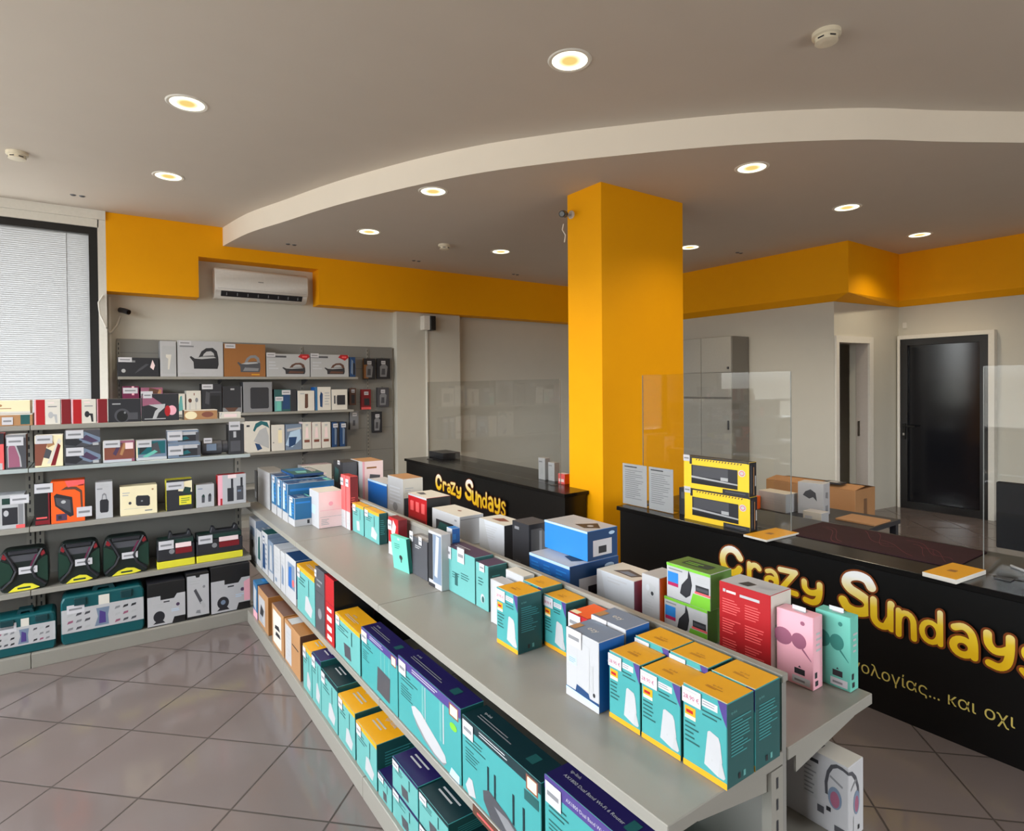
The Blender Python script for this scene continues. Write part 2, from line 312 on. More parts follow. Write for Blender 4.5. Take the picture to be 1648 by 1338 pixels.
for x, y, z, lb in [(0.506, 4.368, CU, 'nearer of the two downlights at the upper left of the high ceiling'), (0.537, 5.948, CU, 'downlight in the high ceiling farther back at left, above the window corner'),
                    (2.229, 2.582, CU, 'large bright downlight in the high ceiling, alone at top centre'),
                    (2.331, 4.457, CL, 'downlight just under the curved edge of the lowered ceiling, left of the yellow column'), (2.37, 5.984, CL, 'leftmost downlight of the lowered ceiling, in front of the air conditioner'),
                    (4.048, 5.993, CL, 'small far downlight of the lowered ceiling, immediately left of the yellow column'), (5.812, 4.576, CL, 'small far downlight immediately right of the yellow column'),
                    (4.083, 2.637, CL, 'largest downlight of the lowered ceiling, up right of the yellow column'), (5.746, 2.733, CL, 'middle downlight of the three in a row right of the yellow column'),
                    (7.488, 2.785, CL, 'rightmost downlight of the lowered ceiling, above the dark door')]:
    downlight(x, y, z, lb, BEAM)
def detector(x, y, z, label):
    o = empty('smoke_detector', (x, y, z), label, 'smoke detector', 'round ceiling smoke detectors')
    cr = M('detector_cream', (232, 222, 200), rough=0.4)
    MB().lathe((0, 0, 0), [(0.07, 0), (0.07, -0.022), (0.062, -0.026)], cr, 28).build('base', o, smooth=True)
    MB().lathe((0, 0, 0), [(0.056, -0.024), (0.056, -0.052), (0.03, -0.06), (0.028, -0.06)], cr, 28).build('cap', o, smooth=True)
    m = MB()
    for i in range(6):
        a = i*math.pi/3; c, s_ = math.cos(a), math.sin(a); t = Vector((-s_, c, 0))*0.016; p = Vector((c*0.0566, s_*0.0566, -0.036))
        m.poly([p-t, p+t, p+t+Vector((0, 0, -0.008)), p-t+Vector((0, 0, -0.008))], K('ink'))
    m.build('vents', o)
detector(3.175, 1.613, CU, 'round cream smoke detector on the high ceiling at upper right'); detector(-0.48, 6.0, CU, 'smoke detector on the high ceiling at the far left edge'); detector(3.306, 6.06, CL, 'smoke detector on the lowered ceiling between two far downlights')
def twin(x, y, z, label):
    o = empty('ceiling_sensor', (x, y, z), label, 'sensor', 'small twin-lens ceiling sensors')
    MB().lathe((-0.035, 0, 0), [(0.026, 0), (0.024, -0.005)], K('grey'), 16).build('plate', o); MB().lathe((-0.035, 0, 0), [(0.018, -0.005), (0.016, -0.009)], K('dgrey'), 14).build('lens', o)
    MB().lathe((0.035, 0, 0), [(0.026, 0), (0.024, -0.005)], K('grey'), 16).build('plate', o); MB().lathe((0.035, 0, 0), [(0.018, -0.005), (0.016, -0.009)], K('dgrey'), 14).build('lens', o)
twin(-0.121, 7.01, CU, 'tiny twin ceiling sensor above the blind window'); twin(1.84, 7.0, CL, 'tiny twin ceiling sensor on the lowered ceiling above the air conditioner'); twin(3.42, 7.03, CL, 'tiny twin ceiling sensor near the back wall left of the column'); twin(5.05, 7.1, CL, 'tiny twin ceiling sensor near the back wall, beside the column'); twin(6.58, 4.43, CL, 'tiny twin ceiling sensor right of the column, close to the yellow bulkhead')
# ---------------------------------------------------------------- air conditioner, cameras, speaker, cable
acw = M('ac_plastic', (226, 222, 218), rough=0.35)
ac = empty('air_conditioner', (1.655, 7.75, 2.655), 'white wall-mounted split air conditioner in the niche of the yellow bulkhead', 'air conditioner')
prof = [(0, 0.0), (-0.11, 0.0), (-0.16, 0.03), (-0.185, 0.075), (-0.21, 0.09), (-0.215, 0.2), (-0.20, 0.32), (-0.17, 0.345), (0, 0.35)]
MB().prism(prof, 'x', -0.525, 0.525, acw).build('casing', ac, bevel=0.006, smooth=True)
m = MB(); m.add([(-0.46, -0.198, 0.084), (0.46, -0.198, 0.084), (0.46, -0.158, 0.022), (-0.46, -0.158, 0.022)], [(0, 1, 2, 3)], K('ink')); m.build('air_outlet', ac)
m = MB()
for i in range(8): x = -0.40+i*0.115; m.box(x-0.004, x+0.004, -0.192, -0.165, 0.035, 0.066, K('grey'))
m.build('louvres', ac)
MB().box(-0.5, 0.5, -0.2165, -0.214, 0.105, 0.108, K('lgrey')).build('panel_seam', ac)
MB().box(-0.06, 0.0, -0.2175, -0.215, 0.205, 0.214, K('grey')).build('badge', ac)
def camera_thing(loc, rz, label, sgn=1):
    o = empty('security_camera', loc, label, 'security camera', 'small security cameras', rz)
    MB().lathe((0, 0, 0), [(0.035, 0.0), (0.035, 0.012), (0.03, 0.016)], acw, 18, 'y').build('wall_mount', o)
    MB().tube([(0, 0.01, 0), (0, 0.05, -0.015), (0, 0.075, -0.01)], 0.008, K('lgrey')).build('bracket', o)
    b = MB().tube([(0.02, 0.06, 0.0), (-0.02, 0.11, -0.012), (-0.055, 0.155, -0.03)], 0.028, K('ink'), 14).build('body', o, smooth=True)
    MB().tube([(-0.055, 0.155, -0.03), (-0.06, 0.161, -0.032)], 0.02, M('lens_glass', (8, 8, 10), rough=0.05), 14).build('lens', o)
camera_thing((0.24, 7.75, 2.46), math.pi, 'small dark security camera on the wall under the yellow bulkhead, near the window')
camera_thing((3.343, 3.86, 3.06), math.radians(90), 'small dark security camera high on the left face of the yellow column')
o = MB().tube([(3.325, 3.95, 3.0), (3.32, 3.96, 2.95), (3.33, 3.93, 2.9), (3.325, 3.94, 2.84)], 0.005, whitetrim).build('dangling_cable'); tag(o, 'short white cable hanging below the camera on the yellow column', 'cable')
o = MB().tube([(0.07, 7.485, 2.58), (0.03, 7.47, 2.50), (0.04, 7.47, 2.38), (0.09, 7.48, 2.25), (0.12, 7.6, 2.20), (0.14, 7.72, 2.22), (0.19, 7.73, 2.30), (0.22, 7.735, 2.40)], 0.009, whitetrim).build('camera_cable'); tag(o, 'loose white cable looped beside the window frame under the bulkhead', 'cable')
o = MB().box(0.12, 0.14, 7.73, 7.75, 0, 2.6, whitetrim).build('cable_trunking'); tag(o, 'thin white vertical cable trunking between window and wall shelving', 'cable trunking')
sp = empty('wall_speaker', (3.86, 7.62, 2.40), 'small black and white speaker high on the back wall pilaster', 'speaker')
MB().box(-0.10, -0.005, -0.12, 0, 0, 0.2, whitetrim).build('cabinet', sp, bevel=0.004); MB().box(-0.005, 0.075, -0.14, 0, 0, 0.2, K('black')).build('grille', sp, bevel=0.004)
o = MB().box(3.84, 3.865, 7.60, 7.62, 0.0, 2.40, whitetrim).build('cable_trunking'); tag(o, 'white cable trunking running down the pilaster from the speaker', 'cable trunking')
# ---------------------------------------------------------------- counters with the shop name
deskblk = M('counter_black', (12, 12, 13), rough=0.28, var=0.02); desktop = M('counter_top', (18, 17, 17), rough=0.22, var=0.04, spec=0.25)
def sign_mat():
    m = bpy.data.materials.new('lettering_gradient'); m.use_nodes = True; nt = m.node_tree; b = nt.nodes['Principled BSDF']; L = nt.links.new
    tc = nt.nodes.new('ShaderNodeTexCoord'); sp_ = nt.nodes.new('ShaderNodeSeparateXYZ'); mr = nt.nodes.new('ShaderNodeMapRange'); mr.inputs[1].default_value = 0.40; mr.inputs[2].default_value = 0.645
    cr = nt.nodes.new('ShaderNodeValToRGB'); e = cr.color_ramp.elements
    e[0].position = 0.12; e[0].color = lin((250, 200, 18)); e[1].position = 0.95; e[1].color = lin((255, 255, 255))
    x = cr.color_ramp.elements.new(0.45); x.color = lin((252, 214, 50)); x = cr.color_ramp.elements.new(0.7); x.color = lin((255, 238, 170))
    L(tc.outputs['Object'], sp_.inputs[0]); L(sp_.outputs['Z'], mr.inputs[0]); L(mr.outputs[0], cr.inputs[0]); L(cr.outputs[0], b.inputs['Base Color']); b.inputs['Roughness'].default_value = 0.4
    return m
LET = sign_mat(); EDGE = M('lettering_outline', (130, 62, 10), rough=0.4); TAGL = M('tagline_yellow', (240, 220, 120), rough=0.4)
def arc(cx, cy, rx, ry, a0, a1, n=14):
    return [(cx+rx*math.cos(math.radians(a0+(a1-a0)*i/n)), cy+ry*math.sin(math.radians(a0+(a1-a0)*i/n))) for i in range(n+1)]
def smooth(p, n=4):
    p = [Vector(q) for q in p]; out = []
    for i in range(len(p)-1):
        a, b, c, d = p[max(0, i-1)], p[i], p[i+1], p[min(len(p)-1, i+2)]
        for j in range(n): t = j/n; out.append(tuple(0.5*((2*b)+(c-a)*t+(2*a-5*b+4*c-d)*t*t+(3*b-a-3*c+d)*t**3)))
    return out+[tuple(p[-1])]
STR = {  # strokes in a unit cell, thickness relative to the cell height
 'C': (0.24, [[(0.86, 0.66)] + arc(0.5, 0.5, 0.38, 0.38, 30, 330, 20)]),
 'r': (0.28, [[(0.16, 0.14), (0.16, 0.86)], arc(0.55, 0.5, 0.36, 0.36, 150, 40, 8)]),
 'a': (0.25, [arc(0.48, 0.32, 0.33, 0.2, 0, 360, 18), smooth([(0.2, 0.8), (0.5, 0.87), (0.76, 0.76), (0.87, 0.5), (0.88, 0.13)])]),
 'Z': (0.22, [[(0.12, 0.86), (0.86, 0.88)], [(0.84, 0.86), (0.18, 0.16)], [(0.14, 0.14), (0.9, 0.12)]]),
 'y': (0.26, [smooth([(0.14, 0.88), (0.17, 0.64), (0.36, 0.5), (0.62, 0.52), (0.8, 0.6)]), smooth([(0.87, 0.9), (0.86, 0.55), (0.76, 0.25), (0.52, 0.12), (0.2, 0.15)])]),
 'S': (0.23, [smooth([(0.88, 0.72), (0.76, 0.86), (0.52, 0.90), (0.27, 0.83), (0.19, 0.69), (0.31, 0.57), (0.52, 0.50), (0.73, 0.42), (0.82, 0.29), (0.72, 0.15), (0.47, 0.09), (0.22, 0.14), (0.10, 0.27)])]),
 'u': (0.26, [[(0.15, 0.88), (0.16, 0.42)] + arc(0.5, 0.38, 0.34, 0.25, 180, 300, 8) + [(0.86, 0.45), (0.87, 0.88)], [(0.86, 0.5), (0.88, 0.13)]]),
 'n': (0.26, [[(0.14, 0.88), (0.14, 0.14)], [(0.14, 0.52)] + arc(0.5, 0.58, 0.35, 0.27, 160, 0, 8) + [(0.87, 0.14)]]),
 'd': (0.20, [arc(0.46, 0.36, 0.34, 0.25, 0, 360, 18), [(0.84, 0.92), (0.85, 0.12)]]),
 's': (0.24, [smooth([(0.86, 0.76), (0.72, 0.88), (0.46, 0.89), (0.24, 0.80), (0.24, 0.65), (0.42, 0.55), (0.62, 0.49), (0.80, 0.38), (0.80, 0.22), (0.60, 0.12), (0.34, 0.12), (0.13, 0.24)])])}
def ribbon(m, pts, w, x, mat, grow=0.0):     # one clean strip per stroke: mitred sides, half-round ends
    h = w/2+grow; P2 = [Vector(p) for p in pts]; closed = (P2[0]-P2[-1]).length < 1e-5
    if closed: P2 = P2[:-1]
    n = len(P2); Ls, Rs = [], []
    for i, p in enumerate(P2):
        d0 = (p-P2[i-1]).normalized() if (i or closed) else None; d1 = (P2[(i+1) % n]-p).normalized() if (i < n-1 or closed) else None
        d0 = d0 or d1; d1 = d1 or d0; q0 = Vector((-d0.y, d0.x)); q1 = Vector((-d1.y, d1.x)); q = (q0+q1).normalized(); k = h/max(0.5, q.dot(q1))
        Ls.append(p+q*k); Rs.append(p-q*k)
    c = lambda p: (x, -p.x, p.y)
    vs = [c(p) for p in Ls]+[c(p) for p in Rs]; fs = [(i, i+n, (i+1) % n+n, (i+1) % n) for i in range(n if closed else n-1)]
    m.add(vs, fs, mat)
    if not closed:
        for e, d in ((0, P2[0]-P2[1]), (n-1, P2[-1]-P2[-2])):
            a0 = math.atan2(d.y, d.x); m.poly([c(P2[e]+h*Vector((math.cos(a0+t*math.pi/8), math.sin(a0+t*math.pi/8)))) for t in range(-4, 5)], mat)
LAY = [('C', 2.221, 2.058, 0.452, 0.635), ('r', 2.036, 1.94, 0.455, 0.572), ('a', 1.926, 1.838, 0.452, 0.563), ('Z', 1.843, 1.724, 0.442, 0.592), ('y', 1.707, 1.593, 0.425, 0.557),
       ('S', 1.506, 1.334, 0.44, 0.664), ('u', 1.36, 1.252, 0.407, 0.564), ('n', 1.245, 1.157, 0.392, 0.545), ('d', 1.148, 1.048, 0.403, 0.581), ('a', 1.03, 0.925, 0.391, 0.555), ('y', 0.905, 0.80, 0.385, 0.555), ('s', 0.785, 0.70, 0.385, 0.54)]
def lettering(parent, y0, k, x):     # letters as one flat print on the counter front
    for q, (ch, ya, yb, za, zb) in enumerate(LAY):
        back, front = MB(), MB()
        w, st = STR[ch]; hw = (ya-yb)*k; hh = (zb-za)*(k if k > 0.99 else 0.97); u0 = y0 - (2.221-ya)*k
        wd = 0.9*w*min(hh, hw*1.25)
        for i, s_ in enumerate(st):
            pts = [(-u0 + p[0]*hw, za+p[1]*hh) for p in s_]
            ribbon(back, pts, wd, x-0.001-q*0.0016-i*0.0003, EDGE, 0.009); ribbon(front, pts, wd, x-0.0018-q*0.0016-i*0.0003, LET)
        f = front.build('letter', parent); back.build('letter_outline', f)
def counter(label, y0, y1, back, zt=0.725, notch=None):
    o = empty('shop_counter', (0, 0, 0), label, 'counter', 'black shop counters')
    MB().box(3.09, 3.115, y0, y1, 0, zt-0.03, deskblk).build('front_panel', o)
    MB().box(3.115, back-0.03, y1-0.025, y1, 0, zt-0.03, deskblk).build('side_panel', o); MB().box(3.115, 3.32 if notch else back-0.03, y0, y0+0.025, 0, zt-0.03, deskblk).build('side_panel', o)
    (MB().prism([(3.07, y0-0.02), (3.335, y0-0.02), (3.335, notch), (back, notch), (back, y1+0.02), (3.07, y1+0.02)], 'z', zt-0.03, zt, desktop) if notch else MB().box(3.07, back, y0-0.02, y1+0.02, zt-0.03, zt, desktop)).build('counter_top', o, bevel=0.003)
    return o
c1 = counter('black counter with the yellow shop name, behind the white boxes left of the column', 3.68, 6.68, 3.78, notch=3.93); lettering(c1, 5.92, 0.93, 3.09)
c2 = counter('black counter with large yellow lettering at lower right, in front of the column', -0.9, 3.06, 3.76); lettering(c2, 2.221, 1.0, 3.09)
tl = 'τεχνολογίας... και οχι μόνο'
_, _, wfull = text_geo('ολογίας... και οχι'); szt = 0.602/wfull; _, _, wpre = text_geo('τεχν')
yy = 1.406+wpre*szt*1.03
for wd in tl.split(' '):
    MB().text(wd, (3.0885, yy, 0.163), (0, -1, 0), (0, 0, 1.05), szt, TAGL).build('tagline_word', c2); yy -= (text_geo(wd)[2]+0.34)*szt
# acrylic screens on the counters
acr = clear_mat('acrylic', (0.95, 0.955, 0.95, 1), gloss=0.03); acre = M('acrylic_edge', (128, 130, 127), rough=0.15)
def screen(label, y0, y1, z1, x=3.3, zb=0.728):
    o = empty('acrylic_screen', (x, (y0+y1)/2, zb), label, 'screen', 'clear acrylic counter screens')
    h = z1-zb; w = (y1-y0)/2
    MB().box(0, 0.005, -w, w, 0, h, acr).build('panel', o)
    MB().box(-0.0005, 0.0055, -w-0.003, -w, 0, h, acre).build('edge_strip', o); MB().box(-0.0005, 0.0055, w, w+0.003, 0, h, acre).build('edge_strip', o); MB().box(-0.0005, 0.0055, -w, w, h, h+0.003, acr).build('edge_strip', o)
    for s_ in (-w+0.03, w-0.11): MB().box(-0.05, -0.001, s_, s_+0.06, -0.002, 0.002, M('foot_clear', (60, 60, 60), rough=0.5)).build('foot', o)
screen('clear acrylic screen on the far counter left of the column', 3.99, 6.5, 1.655); screen('clear acrylic screen on the near counter right of the column', 1.89, 3.03, 1.67); screen('clear acrylic screen at the right edge beside the dark monitor', 0.0, 0.97, 1.67)
# ---------------------------------------------------------------- shelving
steel = M('shelf_grey', (143, 139, 131), rough=0.38, var=0.02, scale=8); steeld = M('shelf_back_grey', (132, 129, 124), rough=0.5, var=0.02, scale=8); slot = K('ink')
def upright(parent, x, y, z0, z1, dx, dy, face, faces=(-1,)):
    m = MB().box(x-dx, x+dx, y-dy, y+dy, z0, z1, steel)
    n = int((z1-z0)/0.05)
    for f in faces:
        for i in range(n):
            z = z0+0.03+i*0.05
            if face == 'y': m.poly([(x-0.004+k, y+f*(dy+0.0006), zz) for k, zz in ((0, z), (0.008, z), (0.008, z+0.026), (0, z+0.026))], slot)
            else: m.poly([(x+f*(dx+0.0006), y-0.004+k, zz) for k, zz in ((0, z), (0.008, z), (0.008, z+0.026), (0, z+0.026))], slot)
    m.build('upright', parent)
# centre gondola, long axis along y, shelves on both sides
g = empty('gondola_shelving', (0, 0, 0), 'long low grey double-sided gondola running through the foreground', 'shelving')
GY0, GY1 = 0.765, 4.80
MB().box(1.302, 1.320, GY0+0.004, GY1, 0.0, 0.915, steeld).build('back_panel', g)
MB().box(1.299, 1.323, GY0, GY1, 0.900, 0.919, steel).build('top_cap', g, bevel=0.002)
for y in (GY0+0.012, 2.215, 3.4, GY1-0.02): upright(g, 1.275, y, 0.083, 0.708, 0.0235, 0.012, 'y', (-1,))
for y in (2.215, 3.4, GY1-0.02): upright(g, 1.346, y, 0.083, 0.708, 0.0235, 0.012, 'y', (-1,))
def shelf(parent, x0, x1, y0, y1, z, nm='shelf', lip='x0'):
    m = MB().box(x0, x1, y0, y1, z-0.03, z, steel); m.build(nm, parent, bevel=0.002)
JY = 2.215
for a, b in ((GY0, JY-0.0015), (JY+0.0015, 3.4), (3.403, GY1)):
    shelf(g, 0.897, 1.301, a, b, 0.74); shelf(g, 0.897, 1.250, a, b, 0.365); shelf(g, 1.321, 1.745, a, b, 0.74); shelf(g, 1.371, 1.585, a, b, 0.465)
    b = min(b, 4.36); MB().box(0.825, 1.301, a, b, 0.0, 0.083, steel).build('base_plinth', g, bevel=0.002); MB().box(1.321, 1.815, a, b, 0.0, 0.083, steel).build('base_plinth', g, bevel=0.002)
for y in (GY0+0.012, JY, 3.4, GY1-0.02):
    for z in (0.71, 0.335): MB().prism([(1.25, z), (1.0, z), (1.0, z-0.01), (1.25, z-0.05)], 'y', y-0.003, y+0.003, steel).build('bracket', g)
    MB().prism([(1.371, 0.71), (1.66, 0.71), (1.66, 0.70), (1.371, 0.66)], 'y', y-0.003, y+0.003, steel).build('bracket', g)
# low wall unit on the left, in front of the blind window
nu = empty('low_shelving', (0, 0, 0), 'low grey shelving unit at left, crowded with boxes and tool cases', 'shelving')
NX1 = 0.868
MB().box(-1.53, NX1, 4.83, 4.86, 0.0, 1.375, steeld).build('back_panel', nu)
for x in (-0.353, -0.305, NX1-0.012, -1.5): upright(nu, x, 4.822, 0.0, 1.38, 0.02, 0.012, 'y', (-1,))
for a, b in ((-1.53, -0.330), (-0.327, NX1)):
    shelf(nu, a, b, 4.59, 4.83, 1.388, 'top_shelf'); shelf(nu, a, b, 4.43, 4.81, 0.803); shelf(nu, a, b, 4.43, 4.81, 0.432)
    MB().box(a, b, 4.37, 4.83, 0.0, 0.081, steel).build('base_plinth', nu, bevel=0.002)
    gs = MB().box(a, b, 4.42, 4.81, 1.122, 1.146, M('translucent_shelf', (168, 176, 176), rough=0.2)); gs.build('glass_edged_shelf', nu, bevel=0.002)
# tall shelving on the back wall
ru = empty('wall_shelving', (0, 0, 0), 'grey wall shelving and pegboard on the back wall under the air conditioner', 'shelving')
MB().box(0.185, 3.365, 7.70, 7.745, 0.0, 2.15, steeld).build('back_panel', ru, bevel=0.004)
m = MB()
for z in (0.45, 0.75, 1.05, 1.4, 1.85, 2.0): m.box(0.19, 3.36, 7.698, 7.70, z, z+0.002, slot)
m.build('panel_grooves', ru)
for x in (0.2, 1.17, 2.13, 3.0): upright(ru, x, 7.695, 0.0, 2.12, 0.014, 0.008, 'y', (-1,))
for x1, z in ((2.76, 1.735), (2.70, 1.318), (2.65, 0.848), (2.65, 0.45)):
    shelf(ru, 0.185, x1, 7.40, 7.69, z); 
    for x in (0.2, 1.17, 2.13): MB().prism([(7.69, z-0.03), (7.45, z-0.03), (7.45, z-0.045), (7.69, z-0.10)], 'x', x-0.003, x+0.003, K('dgrey')).build('bracket', ru)
MB().box(0.185, 2.65, 7.32, 7.69, 0, 0.083, steel).build('base_plinth', ru)
# ---------------------------------------------------------------- cabinet in the far corner
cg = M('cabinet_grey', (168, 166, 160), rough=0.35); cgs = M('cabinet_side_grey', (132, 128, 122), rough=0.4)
cb = empty('tall_cabinet', (6.8, 4.70, 0), 'tall grey cabinet with small upper doors against the right wall', 'cabinet')
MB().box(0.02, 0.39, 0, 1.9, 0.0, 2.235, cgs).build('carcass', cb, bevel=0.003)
for i in range(4):
    y0 = 0.005+i*0.475
    d = MB().box(0, 0.02, y0, y0+0.468, 1.76, 2.23, cg).build('upper_door', cb, bevel=0.002); MB().box(-0.02, 0, y0+(0.03 if i % 2 == 0 else 0.42), y0+(0.05 if i % 2 == 0 else 0.44), 1.80, 1.83, K('dgrey')).build('knob', d)
    d = MB().box(0, 0.02, y0, y0+0.468, 0.08, 1.40, cg).build('lower_door', cb, bevel=0.002); MB().box(-0.02, 0, y0+(0.03 if i % 2 == 0 else 0.42), y0+(0.045 if i % 2 == 0 else 0.435), 1.0, 1.12, K('dgrey')).build('handle', d)
    MB().box(0.004, 0.02, y0, y0+0.468, 1.43, 1.755, cg).build('middle_panel', cb)
# ---------------------------------------------------------------- cartons
def face_fn(f, w, d, h):
    if f == 'F': return (lambda u, v, e: (-w/2+u*w, -d/2-e, v*h)), (w, h), (1, 0, 0), (0, 0, 1)
    if f == 'T': return (lambda u, v, e: (-w/2+u*w, -d/2+v*d, h+e)), (w, d), (1, 0, 0), (0, 1, 0)
    if f == 'R': return (lambda u, v, e: (w/2+e, -d/2+u*d, v*h)), (d, h), (0, 1, 0), (0, 0, 1)
    if f == 'L': return (lambda u, v, e: (-w/2-e, d/2-u*d, v*h)), (d, h), (0, -1, 0), (0, 0, 1)
def carton_mesh(name, w, d, h, cols, art, seed=0):
    rnd = random.Random(seed)
    c = lambda f: K(cols.get(f, cols['*']))
    b = MB(); x, y = w/2, d/2
    vs = [(-x,-y,0),(x,-y,0),(x,y,0),(-x,y,0),(-x,-y,h),(x,-y,h),(x,y,h),(-x,y,h)]
    for fc, k in (((0,3,2,1), 'D'), ((4,5,6,7), 'T'), ((0,1,5,4), 'F'), ((1,2,6,5), 'R'), ((2,3,7,6), 'B'), ((3,0,4,7), 'L')): b.f.append(fc); b.m.append(b.mi(c(k)))
    b.v = [Vector(v) for v in vs]
    me = b.mesh(name, bevel=min(0.0015, w*0.03, d*0.03))
    if not art: return me
    q = MB(); q.ml = list(b.ml); q.v = [v.co.copy() for v in me.vertices]
    for p in me.polygons: q.f.append(tuple(p.vertices)); q.m.append(p.material_index)
    bpy.data.meshes.remove(me)
    e = 0.0003
    for a in art:
        fn, (fw, fh), ux, uy = face_fn(a[0], w, d, h); k = a[1]; e += 0.00004
        if k == 'r': u0, v0, u1, v1, col = a[2:]; q.poly([fn(u0, v0, e), fn(u1, v0, e), fn(u1, v1, e), fn(u0, v1, e)], K(col))
        elif k == 'p': q.poly([fn(u, v, e) for u, v in a[2]], K(a[3]))
        elif k == 'e':
            cu, cv_, ru, rv, col = a[2:]; q.poly([fn(cu+ru*math.cos(t*math.pi/10), cv_+rv*math.sin(t*math.pi/10), e) for t in range(20)], K(col))
        elif k == 't': u, v, s_, st, col = a[2:7]; q.text(st, fn(u, v, e), ux, uy, s_*fh, K(col))
        elif k == 'l':
            u0, v0, u1, v1, n, col = a[2:]; st = (v1-v0)/n
            for i in range(n):
                ue = u0+(u1-u0)*rnd.uniform(0.55, 1); v = v0+st*i+st*0.3
                q.poly([fn(u0, v, e), fn(ue, v, e), fn(ue, v+st*0.38, e), fn(u0, v+st*0.38, e)], K(col))
    return q.mesh(name)
TAGN = [0]
_tm = {}
def price_tag(parent, w, d, h, spec):
    u, v, tw, th, txt = spec[:5]; key = (round(tw, 4), round(th, 4), txt)
    if key not in _tm:
        m = MB().box(0, tw, -0.0012, 0, 0, th, K('tagwhite'))
        if txt and len(txt) > 2: m.text(txt, (tw*0.06, -0.0014, th*0.30), (1, 0, 0), (0, 0, 1), th*0.40, K('magenta')); m.box(tw*0.1, tw*0.8, -0.0014, -0.0012, th*0.80, th*0.86, K('lgrey'))
        else: m.box(tw*0.12, tw*0.86, -0.0014, -0.0012, th*0.38, th*0.6, K('grey'))
        _tm[key] = m.mesh('price_tag')
    o = bpy.data.objects.new('price_tag', _tm[key]); COL.objects.link(o); o.parent = parent
    o.location = (-w/2+u*w, -d/2-0.002, v*h); TAGN[0] += 1
    return o
_cm = {}
def put(name, label, cat, spec, w, d, h, loc, rz=0.0, tilt=0.0, group=None, tags=None, seed=0):
    r = spec(w, d, h); cols, art = r[0], r[1]; tg = r[2] if len(r) > 2 and tags is None else (tags or [])
    o = bpy.data.objects.new(name, carton_mesh(name, w, d, h, cols, art, len(_cm)+seed)); COL.objects.link(o); _cm[o.name] = 1
    o.location = loc; o.rotation_euler = (tilt, 0, rz); tag(o, label, cat, group)
    for t in tg: price_tag(o, w, d, h, t)
    return o
LIM = {}
def GL(name, label, cat, spec, nx, nb, nt, fx, d, z=0.741, X=None, group=None, tags=None, rot=0.0, tilt=0.0, h=None, xmax=1.293, gap=0.002):
    p = onz(nx, nb, z) if X is None else onx(nx, nb, X)
    yN = p.y; X = p.x; yF = onx(fx, nb, X).y; w = abs(yF-yN)-gap
    if h is None: h = onx(nx, nt, X).z - z
    d = min(d, xmax-X); h = min(h, 0.235 if z < 0.1 else 0.32 if z < 0.4 else 9)
    return put(name, label, cat, spec, w, d, h, (X+d/2, (yN+yF)/2, z), -math.pi/2+rot, tilt, group, tags)
def FY(name, label, cat, spec, x0, x1, top, z, Y, d, group=None, tags=None, gap=0.003, h=None, rot=0.0):
    a = ony(x0, top, Y); b = ony(x1, top, Y); w = b.x-a.x-gap
    if h is None: h = ony((x0+x1)/2, top, Y).z - z
    return put(name, label, cat, spec, w, d, h, ((a.x+b.x)/2, Y+d/2, z), rot, 0, group, tags)
T1 = lambda w, h, u=0.0, v=0.74, tw=0.05, th=0.036, txt='': [(u, v, tw, th, txt)]
# ---- designs -------------------------------------------------------------
def extender(txt='28.90 €', strip=True):
    def s(w, d, h):
        a = [('F','r',0,0,1,.075,'yellow'), ('F','r',.45,.845,.80,.93,'tagwhite'), ('F','l',.47,.86,.78,.92,2,'grey'), ('F','p',[(.80,1),(1,1),(1,.72),(.93,.80),(.84,.93)],'lilac'),
             ('F','r',.05,.63,.30,.75,'orange'), ('F','r',.05,.60,.30,.645,'cream'), ('F','r',.08,.67,.24,.71,'red'), ('F','l',.05,.30,.40,.58,5,'dteal'), ('F','l',.46,.72,.92,.82,2,'dteal'),
             ('F','p',[(.50,.16),(.80,.10),(.86,.12),(.90,.30),(.86,.50),(.82,.56),(.63,.59),(.58,.57)],'white'), ('F','p',[(.80,.10),(.93,.10),(.97,.13),(.86,.34)],'lgrey'), ('F','r',.66,.24,.69,.27,'lgrey'),
             ('T','r',0,.0,1,.035,'cream'), ('T','t',.40,.45,.10,'tp-link','brown'), ('T','l',.32,.30,.70,.40,2,'brown'),
             ('R','t',.14,.86,.045,'tp-link','pteal'), ('R','l',.14,.35,.88,.80,12,'teal'), ('R','r',.40,.06,.48,.13,'ink'), ('R','r',.58,.06,.66,.13,'pteal')]
        if strip is False: a = a[1:]
        return {'*': 'teal', 'T': 'orange', 'R': 'dteal', 'L': 'dteal'}, a, [(0.0, 0.79, w*.44, h*.19, txt)]  # sides get the darker teal to stand for shade
    return s
